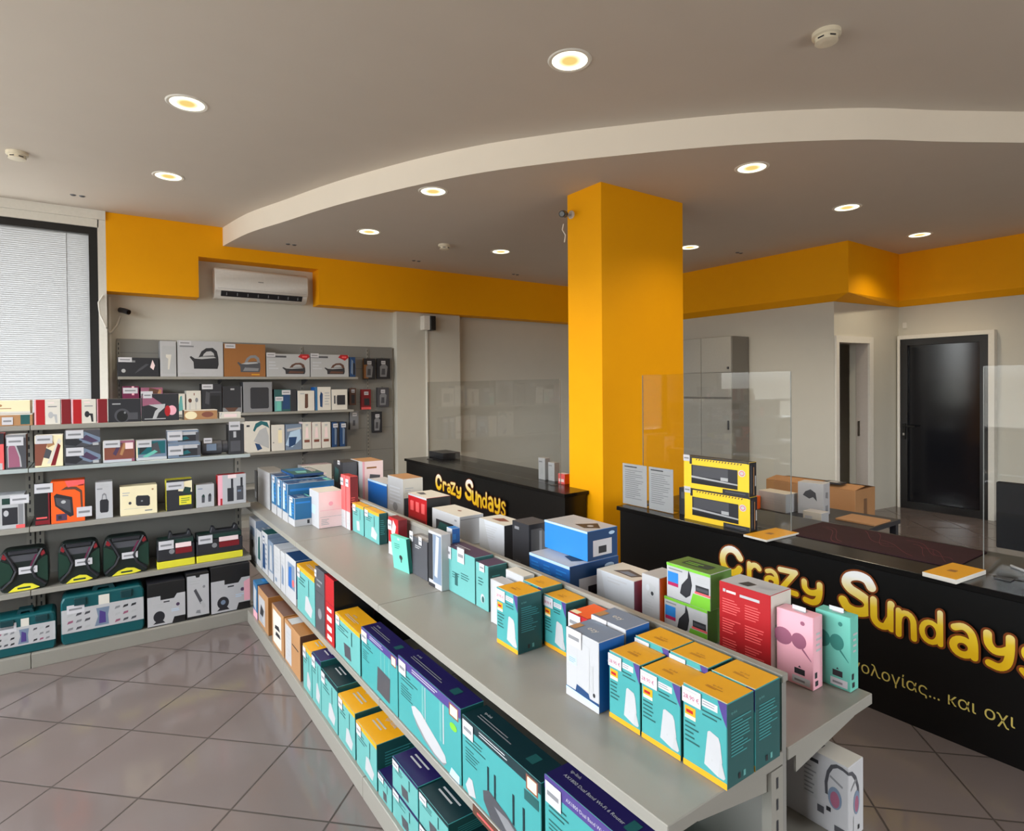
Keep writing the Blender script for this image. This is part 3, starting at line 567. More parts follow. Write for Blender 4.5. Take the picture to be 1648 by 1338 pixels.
def router(top='purple', band='lilac', dev='dgrey', name='', dv=0):
    def s(w, d, h):
        a = [('F','r',0,.87,1,1,band), (('F','t',.25,.91,.05,name,'white') if name else ('F','l',.25,.90,.75,.97,2,'white')), ('F','r',.84,.80,.97,.97,'bronze'), ('F','r',.855,.82,.955,.95,'cream'), ('F','l',.05,.66,.36,.80,3,'dteal'), ('F','l',.05,.42,.26,.62,5,'dteal')]
        if dv == 0: a += [('F','r',.56,.40,.585,.86,'pteal'), ('F','r',.66,.40,.685,.86,'pteal'), ('F','r',.78,.40,.80,.86,'pteal'), ('F','p',[(.46,.10),(.80,.08),(.82,.52),(.48,.54)],dev), ('F','p',[(.46,.10),(.80,.08),(.79,.13),(.48,.15)],'dgrey')]
        if dv == 1: a += [('F','r',.42,.34,.45,.86,'pteal'), ('F','r',.47,.34,.48,.86,'white'), ('F','r',.70,.32,.73,.86,'pteal'), ('F','r',.75,.32,.765,.86,'white'),
                          ('F','p',[(.24,.40),(.30,.45),(.40,.44),(.52,.36),(.68,.26),(.78,.18),(.80,.10),(.74,.05),(.62,.06),(.48,.12),(.36,.22),(.27,.31)],'white'), ('F','p',[(.27,.31),(.36,.22),(.48,.12),(.62,.06),(.74,.05),(.80,.10),(.76,.025),(.62,.03),(.46,.09),(.33,.20)],'grey'), ('F','p',[(.84,.0),(.98,.0),(.98,.10),(.87,.12)],'paleblue'), ('F','e',.90,.68,.05,.05,'green')]
        if dv == 2: a += [('F','r',.36,.30,.385,.62,'dgreen'), ('F','r',.45,.30,.475,.60,'dgreen'), ('F','r',.68,.22,.705,.58,'dgreen'), ('F','r',.80,.22,.825,.54,'dgreen'), ('F','p',[(.30,.26),(.38,.33),(.60,.26),(.90,.10),(.96,.0),(.40,.0),(.31,.14)],'dgrey'), ('F','p',[(.45,.20),(.62,.21),(.84,.08),(.6,.06)],'grey'), ('F','p',[(.05,.10),(.10,.24),(.15,.24),(.20,.05),(.10,.0)],'white'), ('F','r',.82,.66,.98,.78,'dteal')]
        a += [('T','t',.10,.62,.16,'tp-link','lgrey'), (('T','t',.10,.36,.16,name,'lgrey') if name else ('T','l',.10,.30,.66,.52,2,'grey')), ('T','r',.74,.3,.82,.7,'dteal'), ('R','t',.15,.84,.06,'tp-link','pteal'), ('R','l',.14,.25,.86,.75,9,'teal')]
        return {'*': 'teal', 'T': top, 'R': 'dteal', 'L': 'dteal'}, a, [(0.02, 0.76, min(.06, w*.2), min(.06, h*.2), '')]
    return s
def smallnet(top='orange', tg=True, dev='white', dv=0):
    def s(w, d, h):
        a = [('F','r',0,.9,1,1,top), ('F','l',.12,.6,.55,.8,3,'dteal'), ('F','p',[(.45,.14),(.8,.10),(.88,.30),(.62,.48),(.5,.46)] if dv == 0 else [(.40,.10),(.66,.12),(.62,.44),(.36,.42)],dev), ('F','r',.66,.5,.70,.85,'dteal'),
             ('T','t',.30,.45,.16,'tp-link','lgrey'), ('T','l',.2,.2,.8,.36,2,'lgrey'), ('R','l',.15,.3,.85,.8,8,'teal'), ('F','r',.1,.04,.9,.08,'pteal')]
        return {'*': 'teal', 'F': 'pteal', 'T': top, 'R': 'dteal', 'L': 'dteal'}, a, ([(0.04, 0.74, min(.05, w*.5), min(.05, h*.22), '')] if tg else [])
    return s
def plain(body, top=None, side=None, art=(), tg=()):
    def s(w, d, h):
        c = {'*': body}
        if top: c['T'] = top
        if side: c['R'] = side; c['L'] = side
        return c, list(art), [(t[0], t[1], t[2], t[3], '') for t in tg]
    return s
def prodblue(w, d, h):
    return {'*': 'prodblue', 'T': 'navy', 'D': 'white'}, [('F','r',0,0,1,.24,'white'), ('R','r',0,0,1,.24,'white'), ('R','r',.72,.07,.86,.2,'ink'), ('F','p',[(.1,.30),(.5,.30),(.45,.8),(.16,.84)],'paleblue'), ('F','l',.55,.4,.92,.8,4,'sky'), ('R','r',.05,.80,.9,.86,'sky'), ('T','p',[(.5,.3),(.9,.25),(.95,.6),(.55,.7)],'slate'), ('T','l',.1,.2,.45,.7,4,'slate'), ('T','r',.1,.85,.9,.95,'mintbox')], [(0.25, 0.82, w*.5, h*.16, '')]
GR = {}
# ================= centre gondola, top left shelf, far end to near end ==========
S = 'boxes along the left top shelf of the gondola'
GL('slim_box', 'grey box at the far tip of the gondola top shelf', 'box', plain('lgrey', 'grey', 'grey', [('F','r',.1,.75,.9,.95,'white'), ('R','r',.1,.78,.9,.96,'white'), ('R','r',.6,.83,.75,.92,'dgrey')]), 434, 799, 762, 415, 0.12, X=0.985)
GL('blade_box', 'thin black upright pack at the far end of the gondola, beside the grey box', 'box', plain('ink', 'ink', 'black', [('F','r',.2,.1,.8,.3,'grey')]), 414, 800, 759, 410, 0.05, X=0.985)
for i, (nx, fx) in enumerate(((445, 437), (453.5, 446), (463, 454.5))):
    GL('appliance_box', ('farthest of three blue and white boxes on the far gondola shelf', 'middle of three blue and white boxes on the far gondola shelf', 'nearest of three blue and white boxes, directly behind the bright blue one')[i], 'box', prodblue, nx, 806+i*6, 768+i*6, fx, 0.30, X=0.985, group='blue and white boxes at the far end of the gondola')
GL('appliance_box', 'bright blue box with white base, in front of the white and pink box', 'box', prodblue, 474.5, 844.5, 803, 464.6, 0.105, X=0.99, group='blue and white boxes at the far end of the gondola')
m_ = [('T','p',[(.5,.25),(.8,.2),(.85,.5),(.55,.6)],'pteal'), ('T','r',.05,.1,.45,.8,'prodblue'), ('T','l',.1,.72,.8,.95,3,'palepink'), ('F','l',.1,.3,.9,.7,2,'sky')]
ztop = max(o_.location.z+o_.dimensions.z for o_ in COL.objects if o_.name.startswith('appliance_box'))+0.0008
put('flat_box', 'flat dark blue box lying on top of the blue and white boxes', 'box', plain('navy', 'dteal', 'navy', m_), 0.34, 0.2, 0.018, (1.17, 4.25, ztop), -math.pi/2)
GL('cosmetic_box', 'white and pale pink box beside the bright blue box', 'box', plain('white', 'offwhite', 'palepink', [('F','p',[(.2,.35),(.6,.35),(.7,.6),(.25,.6)],'paleblue'), ('F','l',.2,.1,.8,.3,4,'lgrey'), ('R','r',.06,.3,.94,.31,'lgrey'), ('R','r',.06,.48,.94,.49,'pink'), ('R','l',.1,.08,.5,.26,4,'lgrey'), ('R','e',.5,.66,.09,.06,'pink')]), 513.3, 851.8, 793.5, 498.6, 0.15)
rb = plain('coral', 'red', 'dred', [('F','r',0,0,1,.33,'white'), ('F','l',.15,.08,.8,.26,3,'lgrey'), ('R','r',.15,.42,.5,.46,'coral'), ('R','l',.15,.5,.85,.62,3,'coral'), ('R','r',.0,.0,.04,1,'coral')], [(0, .80, .05, .045)])
GL('red_box', 'tall red and white box, nearer of the red pair on the far gondola shelf', 'box', rb, 564, 853, 768, 557.5, 0.05, X=1.235, group='tall red boxes on the far gondola shelf')
GL('red_box', 'tall red box, farther of the red pair on the far gondola shelf', 'box', rb, 557, 850, 766, 549.5, 0.05, X=1.235, group='tall red boxes on the far gondola shelf')
GL('network_box', 'narrow mint box with orange top, far one of the pair by the red box', 'box', smallnet('orange', True, 'white', 1), 585.6, 864, 817, 567.8, 0.05, group='mint boxes with orange tops by the red boxes')
GL('network_box', 'mint box with orange top, near one of the pair by the red box', 'box', smallnet('orange', True, 'white'), 610.5, 877.5, 827.6, 587, 0.05, group='mint boxes with orange tops by the red boxes')
GL('small_red_box', 'small red and white box behind the mint hanging card', 'box', plain('red', 'dred', 'dred', [('F','r',0,0,1,.34,'white'), ('F','l',.2,.08,.7,.26,2,'lgrey'), ('F','p',[(.3,.6),(.6,.5),(.8,.8),(.5,.95)],'palepink')], [(0.0, .66, .045, .05)]), 641, 884, 838, 625.5, 0.05, X=1.225)
GL('earbud_card', 'mint coloured slim pack leaning beside the dark grey box', 'pack', plain('mintbox', 'mint', 'dmint', [('F','l',.2,.62,.6,.8,3,'dmint'), ('F','e',.55,.40,.10,.07,'ink'), ('F','r',.52,.25,.58,.4,'ink'), ('F','e',.5,.93,.08,.03,'white')]), 656, 907.5, 868, 636, 0.02, rot=0.12, tilt=0.10, X=1.155)
GL('speaker_box', 'dark grey box with white tag beside the mint slim pack', 'box', plain('dgrey', 'grey', 'ink', [('F','l',.3,.72,.7,.82,2,'lgrey'), ('T','r',.2,.2,.8,.6,'lgrey')], [(.0, .86, .035, .045), (.55, .86, .03, .035)]), 688, 922, 874, 660.5, 0.06, X=1.18)
GL('microphone_box', 'tall narrow pack showing a white stick, beside the dark grey box', 'box', plain('white', 'white', 'lgrey', [('F','r',0,.12,.34,.95,'ink'), ('F','p',[(.50,.22),(.66,.2),(.82,.9),(.62,.92)],'white'), ('F','r',.36,.1,.98,.96,'slate'), ('F','p',[(.46,.22),(.68,.2),(.84,.93),(.6,.95)],'white'), ('F','r',0,0,.5,.06,'ink')]), 711, 936, 862, 690, 0.045, X=1.17)
GL('blue_end_box', 'small box with white front and blue side, against the gondola ridge', 'box', plain('white', 'sky', 'blue', [('F','l',.2,.3,.8,.8,4,'lgrey'), ('R','r',.1,.8,.5,.9,'sky')]), 728, 905, 852, 719, 0.04, X=1.2515)
A10 = [('F','l',.25,.34,.5,.5,3,'dteal'), ('F','r',.34,.2,.44,.48,'dteal'), ('T','l',.1,.3,.6,.6,2,'lgrey'), ('R','l',.2,.4,.8,.8,6,'teal'), ('F','l',.55,.4,.9,.56,3,'dteal')]
GL('network_box', 'wide teal box with plum top, far one of the pair at mid gondola', 'box', plain('pteal', 'plum', 'dteal', A10, [(.0, .74, .055, .05), (.45, .76, .055, .06)]), 764.5, 955, 899, 717, 0.09, X=1.205, group='teal boxes with plum tops')
GL('network_box', 'teal box with plum top, near one of the pair at mid gondola', 'box', plain('pteal', 'plum', 'dteal', [('F','e',.55,.24,.16,.10,'white'), ('F','e',.58,.22,.10,.07,'dteal'), ('F','l',.2,.5,.7,.7,3,'dteal')] + A10[3:4], [(.35, .84, .035, .03)]), 786.2, 975, 913, 766, 0.09, X=1.205, group='teal boxes with plum tops')
GL('white_box', 'plain white box behind the lone teal extender box', 'box', plain('white', 'offwhite', 'offwhite', [('F','l',.15,.3,.8,.6,3,'slate')], [(.0, .55, .06, .04)]), 843, 975, 929, 814, 0.05, X=1.235)
GL('white_narrow_box', 'narrow white pack left of the lone teal extender box', 'box', plain('white', 'white', 'lgrey', [('F','r',.0,.0,.1,1,'lgrey'), ('F','e',.55,.72,.14,.05,'ink'), ('F','l',.3,.5,.8,.65,3,'pink')]), 811.5, 1000, 942, 790, 0.05, X=1.165)
E_ = extender()
eg = 'teal wifi extender boxes with orange tops'
GL('extender_box', 'teal extender box with orange lid, standing alone ahead of the others', 'box', E_, 833.8, 1054.9, 961.6, 799.8, 0.098, group=eg)
GL('extender_box', 'orange-topped extender box tucked between the lone extender box and the gondola ridge', 'box', E_, 873, 1012, 948, 842, 0.088, X=1.2, group=eg)
GL('extender_box', 'orange-topped extender box just behind the red and orange box', 'box', E_, 911.6, 1057.5, 972.5, 876, 0.086, X=1.204, group=eg)
GL('red_orange_box', 'red box with bright orange top, between extender box and blue-grey boxes', 'box', plain('red', 'brightorange', 'dred', [('F','r',0,0,1,.2,'white'), ('T','r',.0,.04,.4,.24,'cream'), ('T','r',0,0,1,.04,'red'), ('F','l',.3,.3,.9,.5,3,'palepink')], [(.0, .68, .055, .05)]), 946, 1078, 998, 916, 0.105, X=1.185)
EZ = plain('white', 'slate', 'blue', [('F','r',0,0,1,.14,'navy'), ('F','p',[(0,.02),(1,-.0),(1,.10),(0,.13)],'paleblue'), ('F','p',[(0,0),(1,0),(1,.05),(0,.09)],'white'), ('F','p',[(.34,.28),(.72,.18),(.74,.86),(.36,.92)],'lgrey'), ('F','p',[(.35,.29),(.71,.2),(.725,.85),(.37,.905)],'white'), ('F','r',.76,.24,.84,.62,'lgrey'), ('F','e',.86,.22,.035,.03,'ink'), ('F','p',[(.3,.13),(.75,.12),(.7,.20),(.34,.24)],'navy'), ('F','r',.08,.50,.34,.62,'paleblue'), ('F','l',.10,.52,.32,.6,3,'slate'), ('T','t',.34,.38,.30,'ezy','offwhite'), ('T','r',.02,.1,.2,.5,'kraft'), ('R','t',.3,.7,.06,'ezy','paleblue')], [(.05, .78, .06, .045)])
GL('power_box', 'white fronted box with blue-grey top and dark blue side, front one of two', 'box', EZ, 964.6, 1150.6, 1036, 911.4, 0.095, group='blue-grey topped boxes beside the extender boxes')
put('power_box', 'blue-grey topped box standing behind its twin, next to the gondola ridge', 'box', EZ, 0.138, 0.095, 0.194, (1.212, 1.205, 0.741), -math.pi/2, group='blue-grey topped boxes beside the extender boxes')
for nm, nx, nb, nt, fx, lb in (('c', 1171, 1275, 1135.4, 1099.5, 'nearest the camera'), ('b', 1096, 1227, 1107, 1032.5, 'middle of the front trio'), ('a', 1030.5, 1178.6, 1073, 980.5, 'beside the blue-grey boxes')):
    o = GL('extender_box', 'teal extender box with orange lid in the front row, ' + lb, 'box', E_, nx, nb, nt, fx, 0.098, group=eg, X=1.0765)
    y = o.location.y
    put('extender_box', 'orange-lidded extender box in the second row, ' + {'c': 'at the near end', 'b': 'in the middle', 'a': 'at the far end'}[nm], 'box', E_, [0.114, 0.128, 0.1][0], 0.098, 0.183, (1.228, y, 0.741), -math.pi/2, group=eg)
# ================= centre gondola, right side seen over the ridge ==========
R = dict(xmax=1.744)
dk = [('F','r',.2,.58,.5,.66,'pteal'), ('R','l',.2,.3,.7,.6,3,'dgrey'), ('F','p',[(.1,.5),(.5,.5),(.6,.8),(.2,.85)],'dteal')]
GL('black_box', 'black box with teal print at the far end behind the gondola ridge', 'box', plain('ink', 'ink', 'dgrey', dk, [(.5, .93, .05, .03)]), 552, 790, 745, 537, 0.11, X=1.46, z=0.741, **R)
GL('white_red_box', 'white and pink box far behind the ridge, beside the black box', 'box', plain('white', 'kraft', 'palepink', [('R','p',[(.3,.5),(.8,.5),(.85,.66),(.35,.7)],'dgrey'), ('R','r',.0,.0,.1,1,'pink'), ('R','l',.2,.8,.8,.9,1,'brown')]), 584, 800, 744, 565, 0.16, X=1.58, z=0.741, **R)
GL('blue_box', 'box with solid royal blue front and white top, far behind the ridge', 'box', plain('blue', 'white', 'white', [('F','r',0,.93,1,1,'paleblue'), ('T','l',.1,.2,.8,.7,3,'lgrey')]), 623, 822, 780.5, 592.5, 0.13, X=1.6, z=0.741, **R)
GL('grey_white_box', 'tall grey-white box with dark side panel behind the ridge', 'box', plain('lgrey', 'kraft', 'offwhite', [('F','l',.15,.3,.85,.8,6,'silver'), ('F','e',.5,.3,.16,.1,'grey'), ('R','r',.05,0,.9,.55,'dgrey'), ('R','l',.1,.7,.6,.8,2,'lgrey')]), 649, 835, 772, 624.5, 0.14, X=1.58, z=0.741, **R)
GL('red_backed_box', 'red box with wide white lid, in front of the far shop name', 'box', plain('red', 'offwhite', 'black', [('F','r',.12,.5,.3,.8,'coral'), ('F','r',.42,.5,.6,.8,'coral'), ('F','r',.72,.5,.9,.8,'coral'), ('F','r',0,.94,1,1,'white'), ('F','r',.05,0,.95,.3,'dred'), ('T','p',[(.1,.25),(.45,.2),(.5,.4),(.2,.5)],'dgrey')]), 687, 852, 803, 657.5, 0.16, X=1.58, z=0.741, **R)
GL('white_window_box', 'large white box with dark window print, below the far shop name', 'box', plain('white', 'offwhite', 'silver', [('F','r',.15,.30,.78,.66,'ink'), ('F','p',[(.2,.34),(.7,.32),(.74,.55),(.3,.6)],'dteal'), ('F','r',.82,.8,.9,.86,'grey'), ('T','e',.55,.55,.06,.06,'bronze'), ('R','r',.03,.88,.97,.90,'grey')]), 740.5, 888, 833, 696, 0.15, X=1.58, z=0.741, **R)
GL('silver_box', 'silver box with worn brown top print, between the white and black boxes', 'box', plain('silver', 'offwhite', 'dgrey', [('T','p',[(.25,.3),(.6,.28),(.75,.55),(.4,.7)],'bronze'), ('F','l',.1,.5,.85,.9,6,'white'), ('F','p',[(.0,0),(.5,0),(.2,1),(0,1)],'lgrey')]), 812, 918, 847, 772, 0.13, X=1.6, z=0.741, **R)
GL('dark_box', 'black box with a grey picture on its side, left of the stacked blue boxes', 'box', plain('ink', 'dgrey', 'dgrey', [('F','r',.15,.84,.42,.90,'grey'), ('R','p',[(.1,.15),(.9,.1),(.95,.7),(.6,.9),(.1,.9)],'grey'), ('R','r',.5,.15,.62,.85,'silver'), ('F','r',.2,.12,.5,.2,'dgrey')]), 852, 938, 846, 825, 0.12, X=1.6, z=0.741, **R)
bl_ = plain('blue', 'white', 'navy', [('F','r',0,.93,1,1,'paleblue'), ('F','l',.06,.2,.3,.86,8,'sky'), ('F','l',.37,.2,.62,.86,8,'sky'), ('F','l',.68,.2,.94,.86,8,'sky'), ('R','r',.18,.12,.80,.66,'tagwhite'), ('R','r',.36,.2,.62,.44,'ink'), ('R','e',.8,.83,.1,.06,'paleblue'), ('T','p',[(.52,.3),(.8,.2),(.95,.5),(.7,.8)],'ink'), ('T','l',.1,.3,.45,.7,3,'lgrey'), ('T','e',.76,.46,.05,.08,'white')])
blb = plain('sky', 'white', 'navy', bl_(1, 1, 1)[1])
put('blue_printer_box', 'lower blue box with white top, under the brighter blue box', 'box', bl_, 0.258, 0.262, 0.164, (1.601, 1.855, 0.741), -math.pi/2, group='stacked blue boxes by the column')
put('blue_printer_box', 'bright blue box on top of the stack by the column', 'box', blb, 0.272, 0.165, 0.118, (1.65, 1.868, 0.906), -math.pi/2, group='stacked blue boxes by the column')
GL('silver_box', 'silver-grey box with dark top print, right of the stacked blue boxes', 'box', plain('silver', 'offwhite', 'mauve', [('T','p',[(.28,.25),(.8,.2),(.9,.5),(.45,.65)],'dgrey'), ('T','p',[(.4,.3),(.75,.26),(.8,.42),(.5,.5)],'slate'), ('F','l',.3,.75,.9,.92,2,'white'), ('F','p',[(0,0),(.3,0),(.12,1),(0,1)],'white'), ('R','r',.3,.3,.6,.5,'lgrey')]), 1021, 1005, 937, 961, 0.14, X=1.58, z=0.741, **R)
GL('white_orange_box', 'small white box with orange side, left of the green boxes', 'box', plain('white', 'white', 'brightorange', [('F','p',[(.3,.6),(.7,.55),(.8,.8),(.45,.86)],'lgrey'), ('F','e',.6,.66,.08,.04,'ink'), ('F','e',.35,.75,.1,.06,'silver'), ('F','l',.2,.08,.8,.14,1,'dgrey'), ('F','l',.2,.3,.7,.5,3,'lgrey')]), 1062, 1025, 932, 1033, 0.11, X=1.6, z=0.741, **R)
gn = plain('white', 'mgreen', 'mgreen', [('F','r',.0,.92,1,1,'green'), ('F','r',.03,.42,.28,.76,'sky'), ('F','r',.03,.36,.28,.46,'magenta'), ('F','p',[(.32,.22),(.46,.14),(.56,.25),(.60,.55),(.57,.78),(.52,.95),(.50,.72),(.36,.48)],'ink'), ('F','r',.68,.42,.97,.60,'ink'), ('F','r',.70,.46,.95,.54,'dgrey'), ('F','p',[(.66,.36),(1,.36),(1,.42),(.66,.42)],'coral'), ('F','p',[(.55,0),(1,0),(1,.34),(.62,.34)],'green'), ('F','l',.7,.68,.95,.84,3,'lgrey'), ('F','l',.05,.8,.4,.9,1,'grey'), ('T','r',.2,.3,.8,.7,'toolgreen'), ('T','l',.25,.35,.7,.6,2,'green')])
o = GL('projector_box', 'lower green and white box of the pair behind the ridge', 'box', gn, 1139, 1050, 984, 1069, 0.115, X=1.62, z=0.741, group='green and white boxes stacked in two', **R)
put('projector_box', 'upper green and white box of the pair, just left of the red box', 'box', gn, o.dimensions.x, 0.115, o.dimensions.z, (o.location.x, o.location.y-0.012, 0.7415+o.dimensions.z), -math.pi/2, group='green and white boxes stacked in two')
GL('big_red_box', 'big red box with white lid, beside the green boxes', 'box', plain('red', 'white', 'offwhite', [('F','r',.08,.875,.13,.915,'white'), ('F','r',.15,.875,.34,.905,'palepink'), ('F','r',.42,.865,.80,.90,'white')] + [('F','l',.07+.45*i,.08+.26*j,.44+.45*i,.28+.26*j,6,'coral') for i in range(2) for j in range(3)] + [('T','p',[(.3,.2),(.5,.18),(.55,.5),(.36,.55)],'ink'), ('T','l',.6,.3,.9,.6,3,'lgrey'), ('R','r',.2,.6,.9,.62,'lgrey')]), 1241, 1072, 960, 1157.5, 0.11, X=1.6, z=0.741, **R)
def headset(body, dark, blob):
    return plain(body, body, body, [('F','e',.18,.62,.26,.12,blob), ('F','e',.62,.62,.20,.11,blob), ('F','p',[(.72,.54),(.95,.40),(.95,.385),(.70,.51)],blob), ('F','e',.72,.88,.06,.03,blob), ('F','r',.50,.16,.78,.24,'ink'), ('F','p',[(.6,.255),(.68,.255),(.64,.285)],'ink'), ('F','r',.44,.03,.92,.13,'tagwhite'), ('F','r',.50,.06,.78,.09,'grey'), ('R','r',.2,.05,.5,.12,'ink'), ('R','r',.15,.16,.4,.24,'ink'), ('R','l',.3,.5,.9,.8,4,'white'), ('T','r',.4,.3,.7,.7,'white')])
o = GL('headphone_box', 'pink headphone box with hang tab at the near end behind the ridge', 'box', headset('pink', 'mauve', 'mauve'), 1309.6, 1113.6, 996, 1249.5, 0.05, z=0.741, **R)
MB().box(-0.02, 0.02, -0.0004, 0.0004, 0.0, 0.012, K('tagwhite')).build('hang_tab', o).location = (0, 0.0, o.dimensions.z)
o = GL('headphone_box', 'mint headphone box at the near right corner of the gondola', 'box', headset('mintbox', 'dmint', 'dmint'), 1369.5, 1116, 996, 1312, 0.045, z=0.741, **R)
MB().box(-0.02, 0.02, -0.0004, 0.0004, 0.0, 0.012, K('tagwhite')).build('hang_tab', o).location = (0, 0.0, o.dimensions.z)
band = [(.80,.50), (.795,.66), (.815,.82), (.85,.93), (.90,.975), (.95,.97), (1,.945)]
put('headphone_box', 'large white box with a headphone drawing, on the lower right gondola shelf', 'box', plain('white', 'offwhite', 'white', [('F','r',.60,.35,.73,.82,'lgrey'), ('F','l',.61,.38,.72,.8,7,'grey'), ('F','r',.66,.85,.74,.90,'ink'), ('T','r',.62,.35,.72,.6,'ink'), ('T','r',.56,.3,.61,.5,'ink'),
    ('F','p',band+[(1,.90), (.955,.925), (.91,.93), (.87,.89), (.84,.80), (.822,.66), (.825,.50)],'dgrey'), ('R','p',[(0,.945), (.25,.92), (.5,.82), (.68,.66), (.72,.50), (.60,.50), (.56,.64), (.42,.77), (.2,.87), (0,.90)],'dgrey'),
    ('F','e',.885,.50,.06,.15,'slate'), ('F','e',.885,.48,.04,.11,'mauve'), ('R','e',.52,.46,.20,.16,'slate'), ('R','e',.52,.44,.13,.11,'mauve'), ('F','p',[(.84,.76),(.95,.68),(.955,.71),(.845,.79)],'grey'), ('R','p',[(.15,.66),(.5,.76),(.48,.79),(.15,.69)],'grey'),
    ('F','r',.81,.28,.85,.34,'ink'), ('F','r',.73,.2,.79,.30,'dgrey'), ('F','r',.88,.06,.97,.14,'dgrey'), ('R','r',.3,.1,.36,.3,'lgrey'), ('R','r',.6,.08,.7,.14,'ink')]), 0.285, 0.077, 0.186, (1.5385, 0.8555, 0.4655), -math.pi/2)
# ================= centre gondola, middle shelf ==========
Z = 0.366; X2 = 0.903
def mid(name, label, spec, nx, nb, nt, fx, d=0.2, group=None, **k): return GL(name, label, 'box', spec, nx, nb, nt, fx, d, z=Z, X=X2, group=group, **k)
wb = plain('white', 'silver', 'slate', [('F','r',.15,.6,.85,.8,'slate'), ('F','e',.5,.4,.2,.1,'ink'), ('F','l',.2,.1,.8,.3,3,'lgrey')])
mid('small_white_box', 'white box with grey top, farthest on the gondola middle shelf', wb, 412, 905, 840, 402)
mid('care_box', 'blue-grey box with white side, second from the far end of the middle shelf', plain('white', 'slate', 'slate', [('F','p',[(.3,.2),(.8,.2),(.7,.85),(.4,.8)],'dteal'), ('T','l',.1,.1,.8,.8,4,'lgrey')]), 421, 912, 858, 413)
mid('care_box', 'white and teal pack, third from the far end of the middle shelf', plain('white', 'dteal', 'slate', [('F','p',[(.1,.1),(.6,.1),(.5,.9),(.2,.9)],'navy'), ('F','l',.6,.2,.9,.8,5,'slate')], [(.3, .72, .04, .04)]), 431, 919, 862, 422)
mid('care_box', 'narrow navy and white pack, fourth from the far end of the middle shelf', plain('slate', 'slate', 'navy', [('F','r',0,0,1,.2,'white'), ('F','p',[(.3,.25),(.8,.25),(.7,.9),(.4,.9)],'white')]), 440, 926, 876, 432)
mid('white_box', 'white box with curved silver top on the gondola middle shelf', plain('white', 'silver', 'white', [('F','l',.15,.3,.85,.8,5,'lgrey'), ('F','r',.2,.1,.5,.2,'slate')]), 451, 936, 886, 441)
mid('white_box', 'second white box, next to the dark blue one on the middle shelf', plain('white', 'silver', 'white', [('F','p',[(.2,.2),(.7,.2),(.7,.6),(.3,.7)],'slate'), ('F','l',.15,.7,.85,.9,2,'lgrey')]), 459, 944, 893, 452)
mid('blue_care_box', 'dark blue topped box with white base on the middle shelf', plain('white', 'navy', 'navy', [('F','r',.25,.3,.9,.86,'slate'), ('F','p',[(.3,.3),(.6,.3),(.6,.8),(.35,.75)],'blue'), ('F','e',.75,.45,.1,.08,'coral'), ('R','r',0,0,1,.16,'white')]), 476.5, 967, 905, 460)
mid('network_box', 'mint network box with ochre top, left of the dark grey box on the middle shelf', smallnet('orange', True, 'white'), 507, 999, 932, 479, d=0.14)
mid('dark_grey_box', 'dark grey box with white tag, left of the red spined box', plain('dgrey', 'dgrey', 'ink', [('F','e',.5,.3,.2,.08,'grey'), ('F','r',.1,.62,.9,.63,'ink'), ('F','l',.2,.7,.8,.85,2,'grey')], [(.02, .85, .03, .035)]), 522.5, 1017, 921, 508)
mid('red_spine_box', 'red spined box with pale print, beside the dark gap on the middle shelf', plain('red', 'dred', 'black', [('F','r',.0,.0,.12,1,'dred'), ('F','r',.25,.05,.75,.12,'palepink'), ('F','r',.25,.18,.75,.26,'palepink'), ('F','r',.25,.33,.75,.41,'palepink'), ('F','r',.25,.48,.75,.53,'palepink'), ('F','r',0,.6,1,.61,'dred')]), 538, 1037, 931, 523.5)
put('black_case', 'black box in the dark recess of the middle shelf, behind the ochre topped box', 'box', plain('ink', 'ink', 'ink', [('F','r',.2,.7,.5,.85,'lgrey')]), 0.24, 0.14, 0.22, (1.22, 2.78, Z), -math.pi/2)
mid('network_box', 'mint network box with ochre top, right of the dark gap on the middle shelf', smallnet('orange', True, 'dgrey', 1), 580, 1089, 1022, 540.7, d=0.11)
mid('router_box', 'teal router box with purple top and dark router print, third largest from the camera', router('purple', 'lilac', 'dgrey', '', 0), 640.5, 1155, 1061, 583, 0.085, xmax=1.2)
mid('router_box', 'teal router box with purple top and big white router print', router('purple', 'lilac', 'white', '', 1), 742.7, 1272, 1143.6, 643, 0.085, xmax=1.2)
mid('router_box', 'teal router box with black-green top and dark four-aerial router print', router('dgreen', 'dgreen', 'dgrey', '', 2), 872, 1424, 1263, 746, 0.09, xmax=1.2)
o = put('router_box', 'teal router box with navy top, cut off by the bottom edge of the photo', 'box', router('purple', 'lilac', 'dgrey', 'AX1800 Dual Band Wi-Fi 6 Router', 0), 0.33, 0.09, 0.262, (0.903+0.047, 1.0, Z), -math.pi/2)
put('label_strip', 'dark red printed price strip clipped to the gondola middle shelf edge', 'shelf label', plain('dbrown', 'dbrown', 'dbrown', [('F','l',.05,.2,.9,.8,1,'coral')]), 0.5, 0.002, 0.028, (0.8955, 1.25, 0.335), -math.pi/2)
# ================= centre gondola, bottom deck ==========
Z = 0.084; X3 = 0.838
def low(name, label, spec, nx, nb, nt, fx, d=0.22, group=None, **k): return GL(name, label, 'box', spec, nx, nb, nt, fx, d, z=Z, X=X3, group=group, **k)
low('blue_gel_box', 'blue and white box at the far end of the bottom deck', plain('prodblue', 'prodblue', 'navy', [('F','p',[(.1,.3),(.7,.2),(.8,.8),(.2,.9)],'white'), ('F','r',0,0,1,.2,'pink'), ('T','p',[(.2,.2),(.7,.2),(.6,.8),(.3,.7)],'sky')]), 414.5, 1002, 925, 408)
br = plain('kraft', 'dbrown', 'brown', [('F','r',.08,.1,.7,.8,'white'), ('F','p',[(.2,.3),(.5,.3),(.6,.5),(.3,.6)],'ink'), ('F','l',.15,.12,.6,.28,3,'slate')])
low('brown_carton', 'brown carton with white label, farthest of three on the bottom deck', br, 432, 1027, 961, 416, group='brown cartons on the bottom deck')
